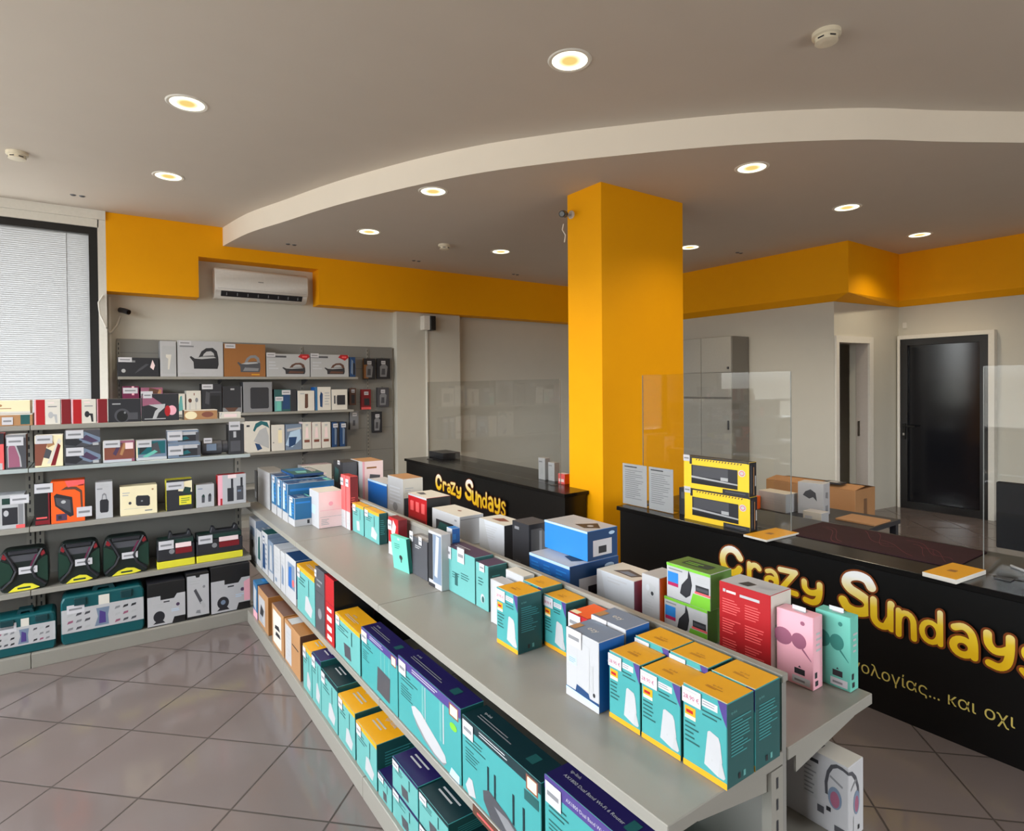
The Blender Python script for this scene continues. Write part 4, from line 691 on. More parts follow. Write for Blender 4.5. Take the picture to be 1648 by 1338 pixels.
low('brown_carton', 'brown carton with black handwriting, middle of three on the bottom deck', plain('kraft', 'dbrown', 'brown', [('F','r',.1,.08,.8,.9,'offwhite'), ('F','p',[(.25,.45),(.7,.5),(.6,.6),(.3,.55)],'ink'), ('F','p',[(.3,.3),(.75,.34),(.65,.42),(.35,.4)],'ink')]), 457, 1053, 976, 438.5, group='brown cartons on the bottom deck')
low('brown_carton', 'brown carton with tall white label, nearest of three on the bottom deck', plain('kraft', 'brown', 'dbrown', [('F','r',.05,.06,.45,.92,'white'), ('F','l',.15,.2,.38,.8,6,'lgrey'), ('F','r',.5,.6,.9,.63,'ink'), ('T','r',.1,.05,.4,.4,'lgrey')]), 483.5, 1093, 1008, 459, d=0.18, group='brown cartons on the bottom deck')
nb_ = 'teal boxes on the bottom deck'
low('network_box', 'mint network box with ochre top, next to the brown cartons', smallnet('orange', True, 'white'), 502, 1116, 1053, 488.5, group=nb_)
low('network_box', 'mint network box with purple top, fifth from the floor corner', smallnet('purple', True, 'white'), 517, 1139, 1067, 503, group=nb_)
low('network_box', 'mint network box with blackish green top, before the two ochre topped ones', smallnet('dgreen', True, 'white'), 543.5, 1178, 1108, 518, group=nb_)
low('network_box', 'mint network box with ochre top, farther of the adjoining ochre pair', smallnet('orange', True, 'white'), 572, 1228, 1150.7, 545.5, group=nb_)
low('network_box', 'mint network box with ochre top, nearer of the adjoining ochre pair', smallnet('orange', True, 'white'), 607, 1285, 1201.5, 574.5, group=nb_)
o = low('network_box', 'small mint network box with purple lid, low between ochre and navy ones', smallnet('purple', True, 'dgrey', 1), 631, 1336, 1270, 609.5, group=nb_)
a = low('network_box', 'lower teal box of the navy topped stack at the bottom', smallnet('purple', True, 'dgrey', 1), 674, 1400, 1330, 633, group=nb_, h=0.105)
put('network_box', 'upper teal box of the navy topped stack at the bottom', 'box', smallnet('purple', True, 'dgrey', 1), a.dimensions.x-0.002, 0.22, 0.105, (a.location.x, a.location.y, Z+0.1055), -math.pi/2, group=nb_)
b = low('network_box', 'lower teal box of the green-black topped stack at the bottom edge', smallnet('dgreen', True, 'dgrey', 1), 723, 1480, 1390, 676, group=nb_, h=0.105)
put('network_box', 'upper teal box of the green-black topped stack at the bottom edge', 'box', smallnet('dgreen', True, 'dgrey', 1), b.dimensions.x-0.002, 0.22, 0.105, (b.location.x, b.location.y, Z+0.1055), -math.pi/2, group=nb_)
put('network_box', 'black-green topped box nearest the camera on the bottom deck', 'box', smallnet('dgreen', True, 'dgrey', 1), 0.2, 0.22, 0.16, (X3+0.11, b.location.y-b.dimensions.x/2-0.102, Z), -math.pi/2, group=nb_)
# ================= low unit on the left: top shelf ==========
YT, ZT = 4.605, 1.3885
FY('gift_box', 'beige box with a small crest, upper one at the left end of the top shelf', 'box', plain('cream', 'offwhite', 'cream', [('F','e',.36,.62,.05,.1,'kraft'), ('F','r',.2,.36,.6,.42,'kraft'), ('F','r',0,.0,1,.16,'offwhite')]), -30, 49, 645, 1.462, YT, 0.16)
FY('gift_box', 'brownish box with price tag under the beige crested box', 'box', plain('kraft', 'kraft', 'kraft', [('F','r',.78,.1,.95,.9,'dteal'), ('F','r',0,.9,1,1,'offwhite')], [(.45, .1, .05, .045)]), -40, 53, 669, ZT, YT, 0.16, h=0.072)
def phones(dark):
    return plain('offwhite', 'palepink', 'dred', [('F','r',0,0,.05,1,'pink'), ('F','r',.06,0,.40,1,'red'), ('F','e',.62,.38,.10,.13,dark), ('F','p',[(.66,.42),(.86,.40),(.88,.06),(.80,.06),(.76,.32),(.64,.34)],dark), ('F','r',.52,.70,.86,.74,'grey'), ('F','l',.5,.82,.9,.92,1,'palepink')])
FY('earphone_box', 'red and white earphone box with pale earphones, left of the pair', 'box', phones('lgrey'), 54.5, 97.5, 643.5, ZT, YT, 0.07, group='red and white earphone boxes')
FY('earphone_box', 'red box facing sideways between the two earphone pictures', 'box', plain('dred', 'red', 'dred', [('F','r',.0,.0,.04,1,'red')]), 98, 114, 643, ZT, YT, 0.07, group='red and white earphone boxes')
FY('earphone_box', 'red and white earphone box with black earphone picture', 'box', phones('ink'), 114.5, 155, 643, ZT, YT, 0.07, group='red and white earphone boxes')
FY('earphone_box', 'plain red box end between black earphone picture and black camera box', 'box', plain('dred', 'red', 'dred', [('F','r',.0,.0,.08,1,'pink')]), 155.5, 173, 642.5, ZT, YT, 0.07, group='red and white earphone boxes')
FY('camera_box', 'black box with a round lens picture at the middle of the top shelf', 'box', plain('ink', 'dgrey', 'black', [('F','l',.12,.72,.55,.84,1,'lgrey'), ('F','e',.42,.28,.24,.30,'dgrey'), ('F','e',.42,.25,.17,.24,'black'), ('F','e',.5,.4,.03,.05,'grey'), ('F','r',.62,.1,.9,.4,'dgrey')]), 173.5, 227, 642, ZT, YT, 0.12)
FY('hair_care_box', 'black box with pink ball and white swoosh on the low unit top shelf', 'box', plain('ink', 'lilac', 'black', [('F','p',[(0,.55),(.30,.62),(.55,.5),(.55,.6),(.2,.95),(0,.95)],'mauve'), ('F','p',[(.16,.60),(.62,.62),(.60,.48),(.44,.30),(.36,.06),(.26,.06),(.34,.36),(.42,.46)],'white'), ('F','e',.80,.38,.13,.18,'pink'), ('F','e',.68,.36,.08,.2,'red'), ('F','l',.05,.04,.95,.12,1,'lgrey')], [(.02, .84, .05, .04)]), 228.5, 288, 634, ZT, YT, 0.14)
FY('round_tin_box', 'low brown pack with a round cream picture on the top shelf', 'box', plain('kraft', 'offwhite', 'dbrown', [('F','e',.2,.45,.18,.42,'cream'), ('F','e',.7,.5,.18,.3,'bronze'), ('F','r',0,.92,1,1,'offwhite')]), 296, 350, 660, ZT, YT, 0.12)
FY('small_cream_box', 'small flat cream box at the right end of the low unit top shelf', 'box', plain('offwhite', 'white', 'offwhite', [('F','p',[(.0,.1),(.12,.9),(.05,.95)],'white'), ('F','r',.2,.2,.8,.7,'palepink')]), 353, 388, 663.5, ZT, YT, 0.08)
# glass-edged second shelf
Y2, Z2 = 4.44, 1.1475
FY('red_pack', 'red and pink pack at the left edge of the second shelf', 'box', plain('coral', 'dred', 'dred', [('F','r',0,.7,1,1,'ink'), ('F','r',.3,0,.9,.18,'white')]), -24, 6.5, 698, Z2, Y2, 0.1)
FY('hair_tool_box', 'grey box with a dark curved picture at the left of the second shelf', 'box', plain('grey', 'lgrey', 'dbrown', [('F','r',0,0,1,.9,'dgrey'), ('F','p',[(.1,.05),(.08,.62),(.2,.8),(.5,.72),(.72,.35),(.78,.05)],'lgrey'), ('F','p',[(.14,.05),(.13,.6),(.22,.74),(.46,.66),(.66,.33),(.70,.05)],'mauve')], [(.05, .68, .075, .05)]), 8, 42, 700, Z2, Y2, 0.12)
FY('trimmer_box', 'cream and brown box with diagonal stripes on the second shelf', 'box', plain('cream', 'offwhite', 'offwhite', [('F','p',[(0,.05),(.22,.05),(.45,.75),(0,.75)],'bronze'), ('F','p',[(.42,.1),(.55,.1),(.95,.8),(.85,.9)],'offwhite'), ('F','p',[(.55,.03),(.72,.03),(.92,.66),(.82,.74)],'dred'), ('F','p',[(.3,.3),(.5,.25),(.6,.5),(.4,.6)],'dgrey'), ('F','p',[(.45,.6),(.7,.7),(.6,.9),(.4,.85)],'kraft')], [(.02, .74, .08, .05)]), 55, 101.5, 701, Z2, Y2, 0.12)
ds = plain('dgrey', 'dgrey', 'ink', [('F','p',[(.4,.3),(.7,.1),(1,.25),(1,.5),(.55,.9),(.4,.8)],'slate'), ('F','p',[(.45,.45),(.75,.2),(.95,.3),(.6,.7)],'plum'), ('F','p',[(0,.15),(.3,.05),(.5,.3),(.2,.6),(0,.5)],'ink'), ('F','r',.78,.05,.95,.2,'lgrey')], [(.03, .5, .085, .05)])
o = FY('straightener_box', 'lower dark grey box of a stack of two on the second shelf', 'box', ds, 104, 162, 719, Z2, Y2, 0.14, group='stacked dark grey boxes')
put('straightener_box', 'upper dark grey box of a stack of two on the second shelf', 'box', ds, o.dimensions.x, 0.14, 0.100, (o.location.x, o.location.y, Z2+o.dimensions.z+0.0005), group='stacked dark grey boxes')
FY('brush_box', 'long low reddish-brown box with white tag on the second shelf', 'box', plain('mauve', 'lgrey', 'offwhite', [('F','r',.04,.15,.98,.9,'bronze'), ('F','r',.0,0,.04,1,'offwhite'), ('F','p',[(.4,.3),(.6,.9),(.5,.92),(.3,.4)],'plum'), ('F','p',[(.6,.3),(.75,.9),(.65,.9),(.52,.35)],'kraft'), ('F','r',.7,.6,.95,.9,'palepink'), ('F','r',.0,.0,.9,.12,'silver')], [(.02, .7, .085, .045)]), 165, 217, 710, Z2, Y2, 0.12)
FY('blister_box', 'clear front box with dark green contents, middle of the second shelf', 'box', plain('slate', 'lgrey', 'offwhite', [('F','r',.05,.3,.95,.95,'deepteal'), ('F','p',[(.1,.3),(.4,.7),(.3,.9),(.1,.6)],'ink'), ('F','p',[(.5,.3),(.8,.3),(.7,.9),(.5,.8)],'dgrey'), ('F','r',0,0,.05,1,'cream'), ('F','p',[(.3,.1),(.7,.4),(.6,.5),(.2,.2)],'mintbox'), ('F','r',0,0,1,.14,'silver')], [(.02, .66, .08, .045)]), 218.5, 268.5, 709, Z2, Y2, 0.12)
tb = plain('slate', 'silver', 'dgrey', [('F','r',.33,.1,1,.6,'ink'), ('F','r',.33,.62,.95,.86,'white'), ('F','r',.9,.1,1,.8,'dgrey'), ('F','p',[(.4,.15),(.7,.3),(.6,.5),(.4,.4)],'deepteal')], [(.01, .2, .085, .06)])
o = FY('tube_pack', 'lower grey-blue pack of the two under the silver tube', 'box', tb, 269.5, 323, 713, Z2, Y2, 0.11, group='long packs stacked in two')
t = put('tube_pack', 'upper pack with shiny silver tube on the second shelf', 'box', tb, o.dimensions.x*0.97, 0.09, 0.082, (o.location.x-0.005, o.location.y, Z2+o.dimensions.z+0.0005), group='long packs stacked in two')
o = empty('torch', (ony(347, 720, 4.5).x, 4.52, Z2+0.052), 'dark cylindrical gadget lying on the second shelf beside the black speaker box', 'torch')
MB().lathe((-0.085, 0, 0), [(0.046, 0), (0.05, 0.01), (0.05, 0.12), (0.042, 0.125), (0.042, 0.165), (0.036, 0.17)], K('dgrey'), 18, 'x').build('body', o, smooth=True); MB().box(-0.06, 0.0, -0.052, -0.05, -0.02, 0.025, K('slate')).build('label_patch', o); price_tag(o, 0.17, 0.1, 0.1, (0.05, 0.32, .05, .035, ''))
FY('speaker_box', 'black speaker box with white tag at the right end of the second shelf', 'box', plain('ink', 'dgrey', 'black', [('F','r',.3,.56,.48,.76,'white'), ('F','r',.1,.1,.8,.45,'dgrey'), ('F','r',.75,.0,.8,1,'black')], [(.02, .8, .07, .06)]), 367.5, 393, 683, Z2, Y2, 0.1)
# third shelf
Y3, Z3 = 4.45, 0.8035
FY('radio_box', 'grey box with black portable radio picture at the left of the third shelf', 'box', plain('lgrey', 'silver', 'lgrey', [('F','r',.3,.12,.78,.62,'ink'), ('F','e',.42,.46,.08,.09,'white'), ('F','r',.3,.72,.55,.9,'toolgreen'), ('F','r',.8,.1,.95,.7,'grey'), ('F','p',[(.3,.0),(.5,.04),(.6,.1),(.3,.08)],'white'), ('F','r',.72,0,1,.1,'coral')], [(.55, .72, .085, .05)]), -14, 40, 797, Z3, Y3, 0.14)
FY('game_box', 'black box with red lettering, left of the orange box', 'box', plain('black', 'ink', 'ink', [('F','r',.10,.16,.82,.20,'coral'), ('F','r',.05,.02,.9,.12,'dred'), ('F','r',.9,0,1,.9,'dred')], [(.0, .80, .085, .055)]), 54.5, 80, 781, Z3, Y3, 0.1)
FY('speaker_box', 'bright orange box with black speaker picture on the third shelf', 'box', plain('brightorange', 'brightorange', 'brown', [('F','p',[(.08,.66),(.16,.71),(.62,.60),(.66,.16),(.55,.13),(.12,.42)],'ink'), ('F','p',[(.12,.62),(.56,.54),(.58,.22),(.16,.44)],'dgrey'), ('F','e',.36,.50,.07,.04,'lgrey'), ('F','p',[(.28,.78),(.45,.86),(.75,.84),(.92,.74),(.94,.3),(.88,.3),(.86,.70),(.7,.78),(.45,.79)],'dbrown'), ('F','r',.14,.06,.46,.22,'plum'), ('F','r',.2,.1,.3,.18,'ink'), ('F','r',.80,.86,.97,.94,'dred'), ('F','p',[(.5,.84),(1,.9),(1,1),(.4,1)],'coral')], [(.75, .10, .075, .06)]), 81, 136.5, 774, Z3, Y3, 0.12)
FY('speaker_box', 'slim white box with a black padlock-shaped speaker, right of the orange box', 'box', plain('white', 'white', 'lgrey', [('F','p',[(.24,.20),(.3,.16),(.68,.16),(.74,.20),(.76,.46),(.68,.52),(.30,.52),(.24,.48)],'ink'), ('F','p',[(.34,.52),(.38,.66),(.5,.70),(.62,.66),(.66,.52),(.6,.52),(.57,.62),(.5,.65),(.43,.62),(.40,.52)],'grey'), ('F','l',.3,.84,.8,.94,2,'lgrey'), ('F','r',.08,.8,.4,.83,'grey')]), 153, 181.5, 776, Z3, Y3, 0.1)
FY('speaker_box', 'wide cream box with a black oval speaker picture', 'box', plain('cream', 'cream', 'offwhite', [('F','p',[(.42,.36),(.46,.30),(.76,.27),(.80,.32),(.80,.58),(.75,.64),(.46,.66),(.42,.60)],'ink'), ('F','e',.58,.46,.03,.03,'grey'), ('F','e',.26,.42,.04,.05,'dgrey'), ('F','r',.1,.22,.7,.23,'lgrey'), ('F','r',.66,.1,.86,.14,'grey'), ('F','l',.06,.66,.3,.82,2,'lgrey'), ('F','e',.88,.84,.03,.03,'kraft')]), 192.5, 253, 782, Z3, Y3, 0.1)
FY('lamp_box', 'black and yellow-green box with white tag on the third shelf', 'box', plain('ink', 'lime', 'lime', [('F','r',.48,.16,.95,.46,'lime'), ('F','l',.55,.2,.9,.4,3,'mgreen'), ('F','p',[(.45,.62),(.98,.56),(.98,.95),(.45,.9)],'cream'), ('F','p',[(.6,.55),(.9,.5),(.95,.7),(.7,.75)],'toolgreen')], [(.0, .68, .10, .05)]), 267, 310, 772, Z3, Y3, 0.1)
FY('microphone_box', 'small white box with two black microphones on the third shelf', 'box', plain('white', 'white', 'mgreen', [('F','p',[(.3,.2),(.46,.2),(.48,.5),(.36,.55),(.3,.5)],'dgrey'), ('F','p',[(.66,.22),(.82,.22),(.84,.52),(.72,.57),(.66,.52)],'dgrey'), ('F','e',.4,.5,.06,.07,'toolgreen'), ('F','e',.76,.52,.06,.07,'ink'), ('F','r',.1,.8,.35,.84,'slate')]), 315, 345, 780, Z3, Y3, 0.08)
FY('walkie_talkie_box', 'white and red pack with two black handsets at the right end of the third shelf', 'box', plain('white', 'red', 'red', [('F','r',0,.0,.16,1,'pink'), ('F','r',.08,.0,.15,.22,'red'), ('F','r',.3,.12,.54,.66,'white'), ('F','r',.33,.1,.55,.55,'ink'), ('F','r',.46,.5,.54,.86,'ink'), ('F','r',.66,.12,.90,.60,'dgrey'), ('F','r',.80,.55,.88,.88,'ink'), ('F','r',.35,.88,.65,1,'palepink'), ('F','r',.69,.4,.82,.46,'slate')]), 350, 396, 764, Z3, Y3, 0.08)
# fourth shelf: tool cases
Z4 = 0.4325
tg_ = M('case_green', (14, 26, 24), rough=0.42); tgl = M('case_green_light', (16, 50, 38), rough=0.42); tgr = M('case_latch_red', (128, 24, 34), rough=0.4)
def tool_case(label, x0, x1, top, Y=4.46, d=0.11):
    a, b = ony(x0, top, Y), ony(x1, top, Y); w = b.x-a.x-0.004; h = 0.325
    o = empty('tool_case', ((a.x+b.x)/2, Y+d/2, Z4), label, 'tool case', 'dark green drill cases')
    k = w/2; yf = -d/2; out = [(-k*.84, 0), (k*.84, 0), (k*.97, .035), (k, .12), (k*.97, .235), (k*.84, .29), (k*.66, .305), (-k*.66, .305), (-k*.84, .29), (-k*.97, .235), (-k, .12), (-k*.97, .035)]
    MB().prism(out, 'y', yf, d/2, tg_).build('case_shell', o, bevel=0.008)
    for s_ in (-1, 1):      # green side panels and the raised X on the lid
        MB().prism([(s_*k*.95, .05), (s_*k*.55, .09), (s_*k*.42, .15), (s_*k*.55, .205), (s_*k*.95, .24)][::s_], 'y', yf-.005, yf+.001, tgl).build('side_panel', o)
        MB().tube([(s_*k*.74, yf-.004, .295), (s_*k*.46, yf-.008, .21), (s_*k*.30, yf-.008, .15), (s_*k*.46, yf-.008, .09), (s_*k*.86, yf-.004, .03)], 0.008, K('ink'), 6).build('moulded_rib', o)
        MB().prism([(s_*k*.62, .262), (s_*k*.80, .285), (s_*k*.86, .255), (s_*k*.72, .24)][::s_], 'y', yf-.010, yf+.001, tgr).build('latch', o)
    MB().prism([(-k*.50, .215), (k*.50, .215), (k*.60, .262), (-k*.60, .262)], 'y', yf-.002, yf+.001, K('dgrey')).build('handle_recess', o)
    MB().box(-k*.60, k*.60, yf-.012, yf+.004, .268, .298, K('ink')).build('handle', o, bevel=0.006)
    pts = [(-k*.62, .004), (-k*.35, .036), (0, .054), (k*.32, .046), (k*.62, .014), (k*.3, .004)]
    lb = MB(); lb.prism(pts, 'y', yf-.009, yf-.002, K('lime')); lb.box(-.03, .03, yf-.0096, yf-.009, .018, .030, K('toolgreen')); lb.build('label_strip', o)
    MB().prism([(k*.10, .13), (k*.26, .13), (k*.60, .255), (k*.46, .255)], 'y', yf-.0032, yf+.001, K('maroon')).build('stripe', o)
    t = price_tag(o, w, d, .25, (.40, .50, .085, .05, '')); t.location.y -= 0.008; o.scale = (1, 1, 0.8); return o
tool_case('dark green drill case at the left end of the fourth shelf, partly outside the photo', -5, 79, 880); tool_case('dark green drill case in the middle of the low unit, left of its twin', 91, 162, 865); tool_case('dark green drill case right of its twin, beside the yellow striped kits', 163.5, 241, 860)
def kit(label, x0, x1, Y=4.45, d=0.12):
    a, b = ony(x0, 870, Y), ony(x1, 870, Y); w = b.x-a.x-0.004
    o = empty('bit_kit', ((a.x+b.x)/2, Y+d/2, Z4), label, 'tool kit', 'small dark kits with yellow strip')
    MB().box(-w/2, w/2, -d/2, d/2, 0.045, 0.145, K('ink')).box(-w/2*.97, w/2*.97, -d/2*.9, d/2*.9, 0.145, 0.185, K('toolgreen')).build('case_shell', o, bevel=0.005)
    MB().box(-w/2, w/2, -d/2-.004, d/2, 0, 0.045, K('lime')).build('yellow_strip', o, bevel=0.003)
    s_ = MB().box(-w*.02, w*.40, -d/2-.002, -d/2, 0.125, 0.155, K('palepink')).box(-w*.02, w*.42, -d/2-.002, -d/2, 0.085, 0.122, K('dred')); s_.lathe((-w*.12, -d/2, 0.105), [(0.016, -.002), (0.016, 0)], K('grey'), 14, 'y'); s_.build('label_band', o)
    MB().prism([(-w*.20, .18), (w*.44, .18), (w*.40, .225), (w*.34, .225), (w*.31, .20), (-w*.07, .20), (-w*.10, .225), (-w*.16, .225)], 'y', -.03, .03, K('ink')).build('handle', o, bevel=0.004)
    price_tag(o, w, d, .2, (.04, .62, .085, .055, '')); return o
kit('dark kit box with pale yellow strip, left of the small pair', 252, 314); kit('dark kit box with bright yellow strip, at the right end of the fourth shelf', 315.5, 391)
# bottom deck
ZB = 0.0815
tealc = M('case_teal', (8, 78, 84), rough=0.35); teald = M('case_teal_dark', (6, 52, 58), rough=0.4)
def big_case(label, x0, x1, top, Y=4.40, d=0.16):
    a, b = ony(x0, top, Y), ony(x1, top, Y); w = b.x-a.x-0.004; h = min(0.316, ony((x0+x1)/2, top, Y).z-ZB)
    o = empty('garden_tool_case', ((a.x+b.x)/2, Y+d/2, ZB), label, 'tool case', 'teal cases with white sleeve')
    k = w/2
    MB().prism([(-k*.94, 0), (k*.94, 0), (k, .03), (k, h*.80), (k*.92, h*.9), (-k*.92, h*.9), (-k, h*.80), (-k, .03)], 'y', -d/2, d/2, tealc).build('case_shell', o, bevel=0.008)
    MB().prism([(-k*.3, h*.88), (-k*.22, h), (k*.22, h), (k*.3, h*.88), (k*.16, h*.88), (k*.13, h*.95), (-k*.13, h*.95), (-k*.16, h*.88)], 'y', -d*.2, d*.2, teald).build('handle', o)
    for s_ in (-.55, .55): MB().box(k*s_-.03, k*s_+.03, -d/2-.012, d/2, h*.72, h*.86, teald).build('latch', o, bevel=0.003)
    s = MB().box(-k*.985, k*.985, -d/2-.003, -d/2, h*.22, h*.66, K('white')); s.box(-k*.12, k*.14, -d/2-.003, -d/2, h*.66, h*.84, K('offwhite'))
    e = -d/2-.0036; rnd = random.Random(int(w*1000))
    s.poly([(-k*.22, e, h*.26), (k*.12, e, h*.26), (k*.10, e, h*.44), (k*.14, e, h*.6), (-k*.18, e, h*.6), (-k*.14, e, h*.44)], K('slate')); s.poly([(-k*.12, e-.0002, h*.3), (k*.05, e-.0002, h*.3), (k*.04, e-.0002, h*.5), (-k*.1, e-.0002, h*.55)], K('lilac'))
    for i in range(3):
        for j in range(3):
            for c0 in (-.86, .26):
                x = k*(c0+i*.2); z = h*(.26+j*.13); s.poly([(x, e, z), (x+k*.13, e, z+h*.02), (x+k*.14, e, z+h*.06), (x+k*.03, e, z+h*.05)], K(rnd.choice(['dgrey', 'mauve', 'lgrey', 'ink', 'grey'])))
    s.build('paper_sleeve', o); price_tag(o, w, d, h, (.07, .58, .085, .05, '')); return o
big_case('teal case with white picture sleeve at the bottom left corner of the unit', -14, 90, 985); big_case('tall teal case with white picture sleeve, middle of the bottom deck', 96, 232, 937)
def hose(pk):
    return plain('black', 'ink', 'black', [('F','p',[(0,.02),(.64,.02),(.70,.16),(1,.16),(1,.70),(.78,.70),(.70,.60),(.34,.60),(.34,.70),(0,.70)],'white'), ('F','r',.42,.53,.58,.56,'ink'), ('F','l',.14,.42,.44,.52,3,'lgrey'), ('F','e',.30,.22,.15,.13,'ink'), ('F','p',[(.14,.06),(.46,.06),(.40,.12),(.22,.12)],'ink'), ('F','e',.80,.44,.05,.04,'plum'), ('F','l',.62,.28,.9,.36,2,'paleblue')] + ([('F','p',[(.84,.18),(1,.18),(1,.66),(.84,.6)],'pink'), ('F','e',.30,.23,.06,.05,'slate')] if pk else []))
FY('hose_reel_box', 'black and white box with a black reel picture, right of the tall teal case', 'box', hose(0), 236, 298, 929, ZB, 4.40, 0.18, h=0.275)
FY('nozzle_box', 'slim white box with black top and a grey nozzle picture', 'box', plain('black', 'ink', 'black', [('F','p',[(.03,.06),(1,.06),(1,.95),(.62,.95),(.58,.90),(.44,.90),(.40,.95),(.03,.95)],'white'), ('F','p',[(.32,.62),(.42,.66),(.72,.36),(.62,.30)],'dgrey'), ('F','p',[(.6,.34),(.72,.38),(.86,.24),(.74,.2)],'lgrey'), ('F','e',.78,.68,.06,.03,'grey'), ('F','l',.14,.74,.7,.86,2,'lgrey'), ('F','p',[(.4,.12),(.62,.1),(.6,.18),(.45,.18)],'grey')]), 299, 336, 913, ZB, 4.40, 0.14, h=0.30)
FY('hose_reel_box', 'black and white reel box with a pink corner, at the right end of its shelf', 'box', hose(1), 338.5, 402, 900, ZB, 4.40, 0.18, h=0.315)
# ================= wall shelving on the back wall ==========
YR = 7.42
def iron(u, v, s, c='ink', c2='dgrey'):
    q = lambda pts: [(u+x*s, v+y*s*1.3) for x, y in pts]
    return [('F','p',q([(-.02,.0),(.98,.0),(1.03,.18),(1.02,.48),(.80,.56),(.30,.52),(.02,.42),(-.14,.52),(-.20,.48),(-.04,.28)]),c), ('F','p',q([(.18,.48),(.30,.72),(.50,.86),(.78,.88),(.96,.74),(1.02,.48),(.86,.50),(.82,.66),(.70,.74),(.52,.72),(.40,.62),(.34,.50)]),c2), ('F','p',q([(.0,.42),(.30,.50),(.82,.52),(.92,.46),(.3,.40)]),'lgrey'), ('F','p',q([(.1,.06),(.9,.06),(.95,.2),(.2,.24)]),c2)]
ZR = 1.736
FY('steamer_box', 'long low black box at the left end of the wall shelving top shelf', 'box', plain('ink', 'dgrey', 'black', [('F','p',[(.4,.15),(.6,.4),(.75,.65),(.68,.68),(.5,.4)],'dgrey'), ('F','p',[(.78,.5),(.86,.35),(.9,.6),(.84,.9)],'palepink'), ('F','r',.2,.75,.42,.85,'grey'), ('F','e',.14,.3,.05,.1,'lgrey')], [(.02, .76, .12, .05)]), 188.5, 256, 576, ZR, YR, 0.2)
FY('kettle_box', 'narrow grey-white box between black box and large iron box', 'box', plain('white', 'offwhite', 'grey', [('F','r',.12,.08,.95,.86,'lgrey'), ('F','p',[(.36,.62),(.7,.62),(.64,.45),(.56,.2),(.46,.2),(.5,.5),(.36,.54)],'offwhite'), ('F','r',.2,.86,.6,.97,'white')]), 257, 283.5, 549, ZR, YR, 0.2)
FY('steam_iron_box', 'large white box with a dark steam iron picture on the top wall shelf', 'box', plain('white', 'white', 'offwhite', [('F','r',.05,.82,.35,.86,'grey'), ('F','r',.05,.06,.36,.10,'lgrey')] + iron(.36, .22, .52, 'ink', 'ink'), [(.03, .87, .12, .05)]), 285, 359, 549, ZR, YR, 0.22)
FY('steam_iron_box', 'brown box with a grey steam iron picture on the top wall shelf', 'box', plain('brown', 'kraft', 'brown', [('F','r',.65,.05,.85,.08,'orange')] + iron(.40, .14, .46, 'dgrey', 'grey'), [(.02, .86, .11, .05)]), 360, 427, 554, ZR, YR, 0.22)
ib = plain('lgrey', 'silver', 'grey', [('F','r',.0,.84,.45,.92,'dgrey'), ('F','l',.05,.3,.3,.7,3,'silver'), ('F','p',[(.72,.88),(.78,1),(.98,1),(1,.88),(.9,.74)],'red'), ('F','r',.82,.86,.94,.93,'coral')] + iron(.44, .12, .44, 'ink', 'dbrown'), [(.0, .86, .10, .05)])
FY('steam_iron_box', 'grey box with dark iron picture and red sticker, left of two alike', 'box', ib, 428.5, 498.5, 570, ZR, YR, 0.2, group='grey steam iron boxes'); FY('steam_iron_box', 'grey box with dark iron picture and red sticker, right of two alike', 'box', ib, 499.5, 561, 571, ZR, YR, 0.2, group='grey steam iron boxes')
bb = plain('navy', 'ink', 'ink', [('F','p',[(.2,.2),(.5,.1),(.6,.8),(.3,.9)],'slate'), ('F','r',.6,.1,.9,.7,'black')])
FY('shaver_box', 'narrow dark blue box at the right end of the top wall shelf', 'box', bb, 562.5, 572, 575, ZR, YR, 0.16)
ZR = 1.319
FY('hair_dryer_box', 'maroon box showing above the black lens box, on the second wall shelf', 'box', plain('maroon', 'maroon', 'maroon', [('F','r',.0,0,1,.14,'mauve'), ('F','r',.55,.7,.7,1,'pink'), ('F','r',.2,.3,.8,.5,'magenta')], [(.02, .76, .13, .06)]), 197, 224, 622, ZR, YR, 0.2)
FY('hair_care_box', 'mauve and brown box with white tag on the second wall shelf', 'box', plain('mauve', 'dbrown', 'plum', [('F','p',[(.3,.7),(.7,.6),(.9,.9),(.4,1)],'dbrown'), ('F','p',[(.6,.5),(.8,.4),(.95,.9),(.85,.95)],'kraft'), ('F','p',[(.2,.3),(.6,.4),(.7,.2),(.3,.2)],'white')], [(.0, .70, .11, .05)]), 226, 262, 624, ZR, YR, 0.2)
FY('skin_care_box', 'pale green and white box with tag on the second wall shelf', 'box', plain('offwhite', 'lgrey', 'lgrey', [('F','p',[(.4,.1),(.9,.2),(.85,.9),(.6,.8),(.45,.5)],'pteal'), ('F','p',[(.5,.5),(.6,.9),(.75,.9),(.7,.5)],'cream'), ('F','r',0,0,.4,.4,'mauve')], [(.06, .62, .11, .05)]), 264, 298, 634, ZR, YR, 0.18)
FY('beauty_box', 'small white box with dark dots, left of the black pair', 'box', plain('offwhite', 'white', 'offwhite', [('F','e',.25,.58,.12,.09,'dbrown'), ('F','e',.7,.6,.1,.1,'grey'), ('F','r',.22,.15,.26,.5,'lgrey'), ('F','r',.62,.1,.66,.5,'lgrey'), ('F','r',.5,.8,.56,.9,'bronze')]), 299.5, 323.5, 629, ZR, YR, 0.18)
FY('toaster_box', 'tall black box with tag, left one of the black pair on the second wall shelf', 'box', plain('ink', 'dgrey', 'black', [('F','p',[(.15,.35),(.35,.3),(.4,.7),(.2,.75)],'dgrey'), ('F','r',.42,.1,.9,.6,'black'), ('F','r',.4,.7,.95,.74,'dgrey')], [(.0, .82, .11, .055)]), 324.5, 357, 618, ZR, YR, 0.2)
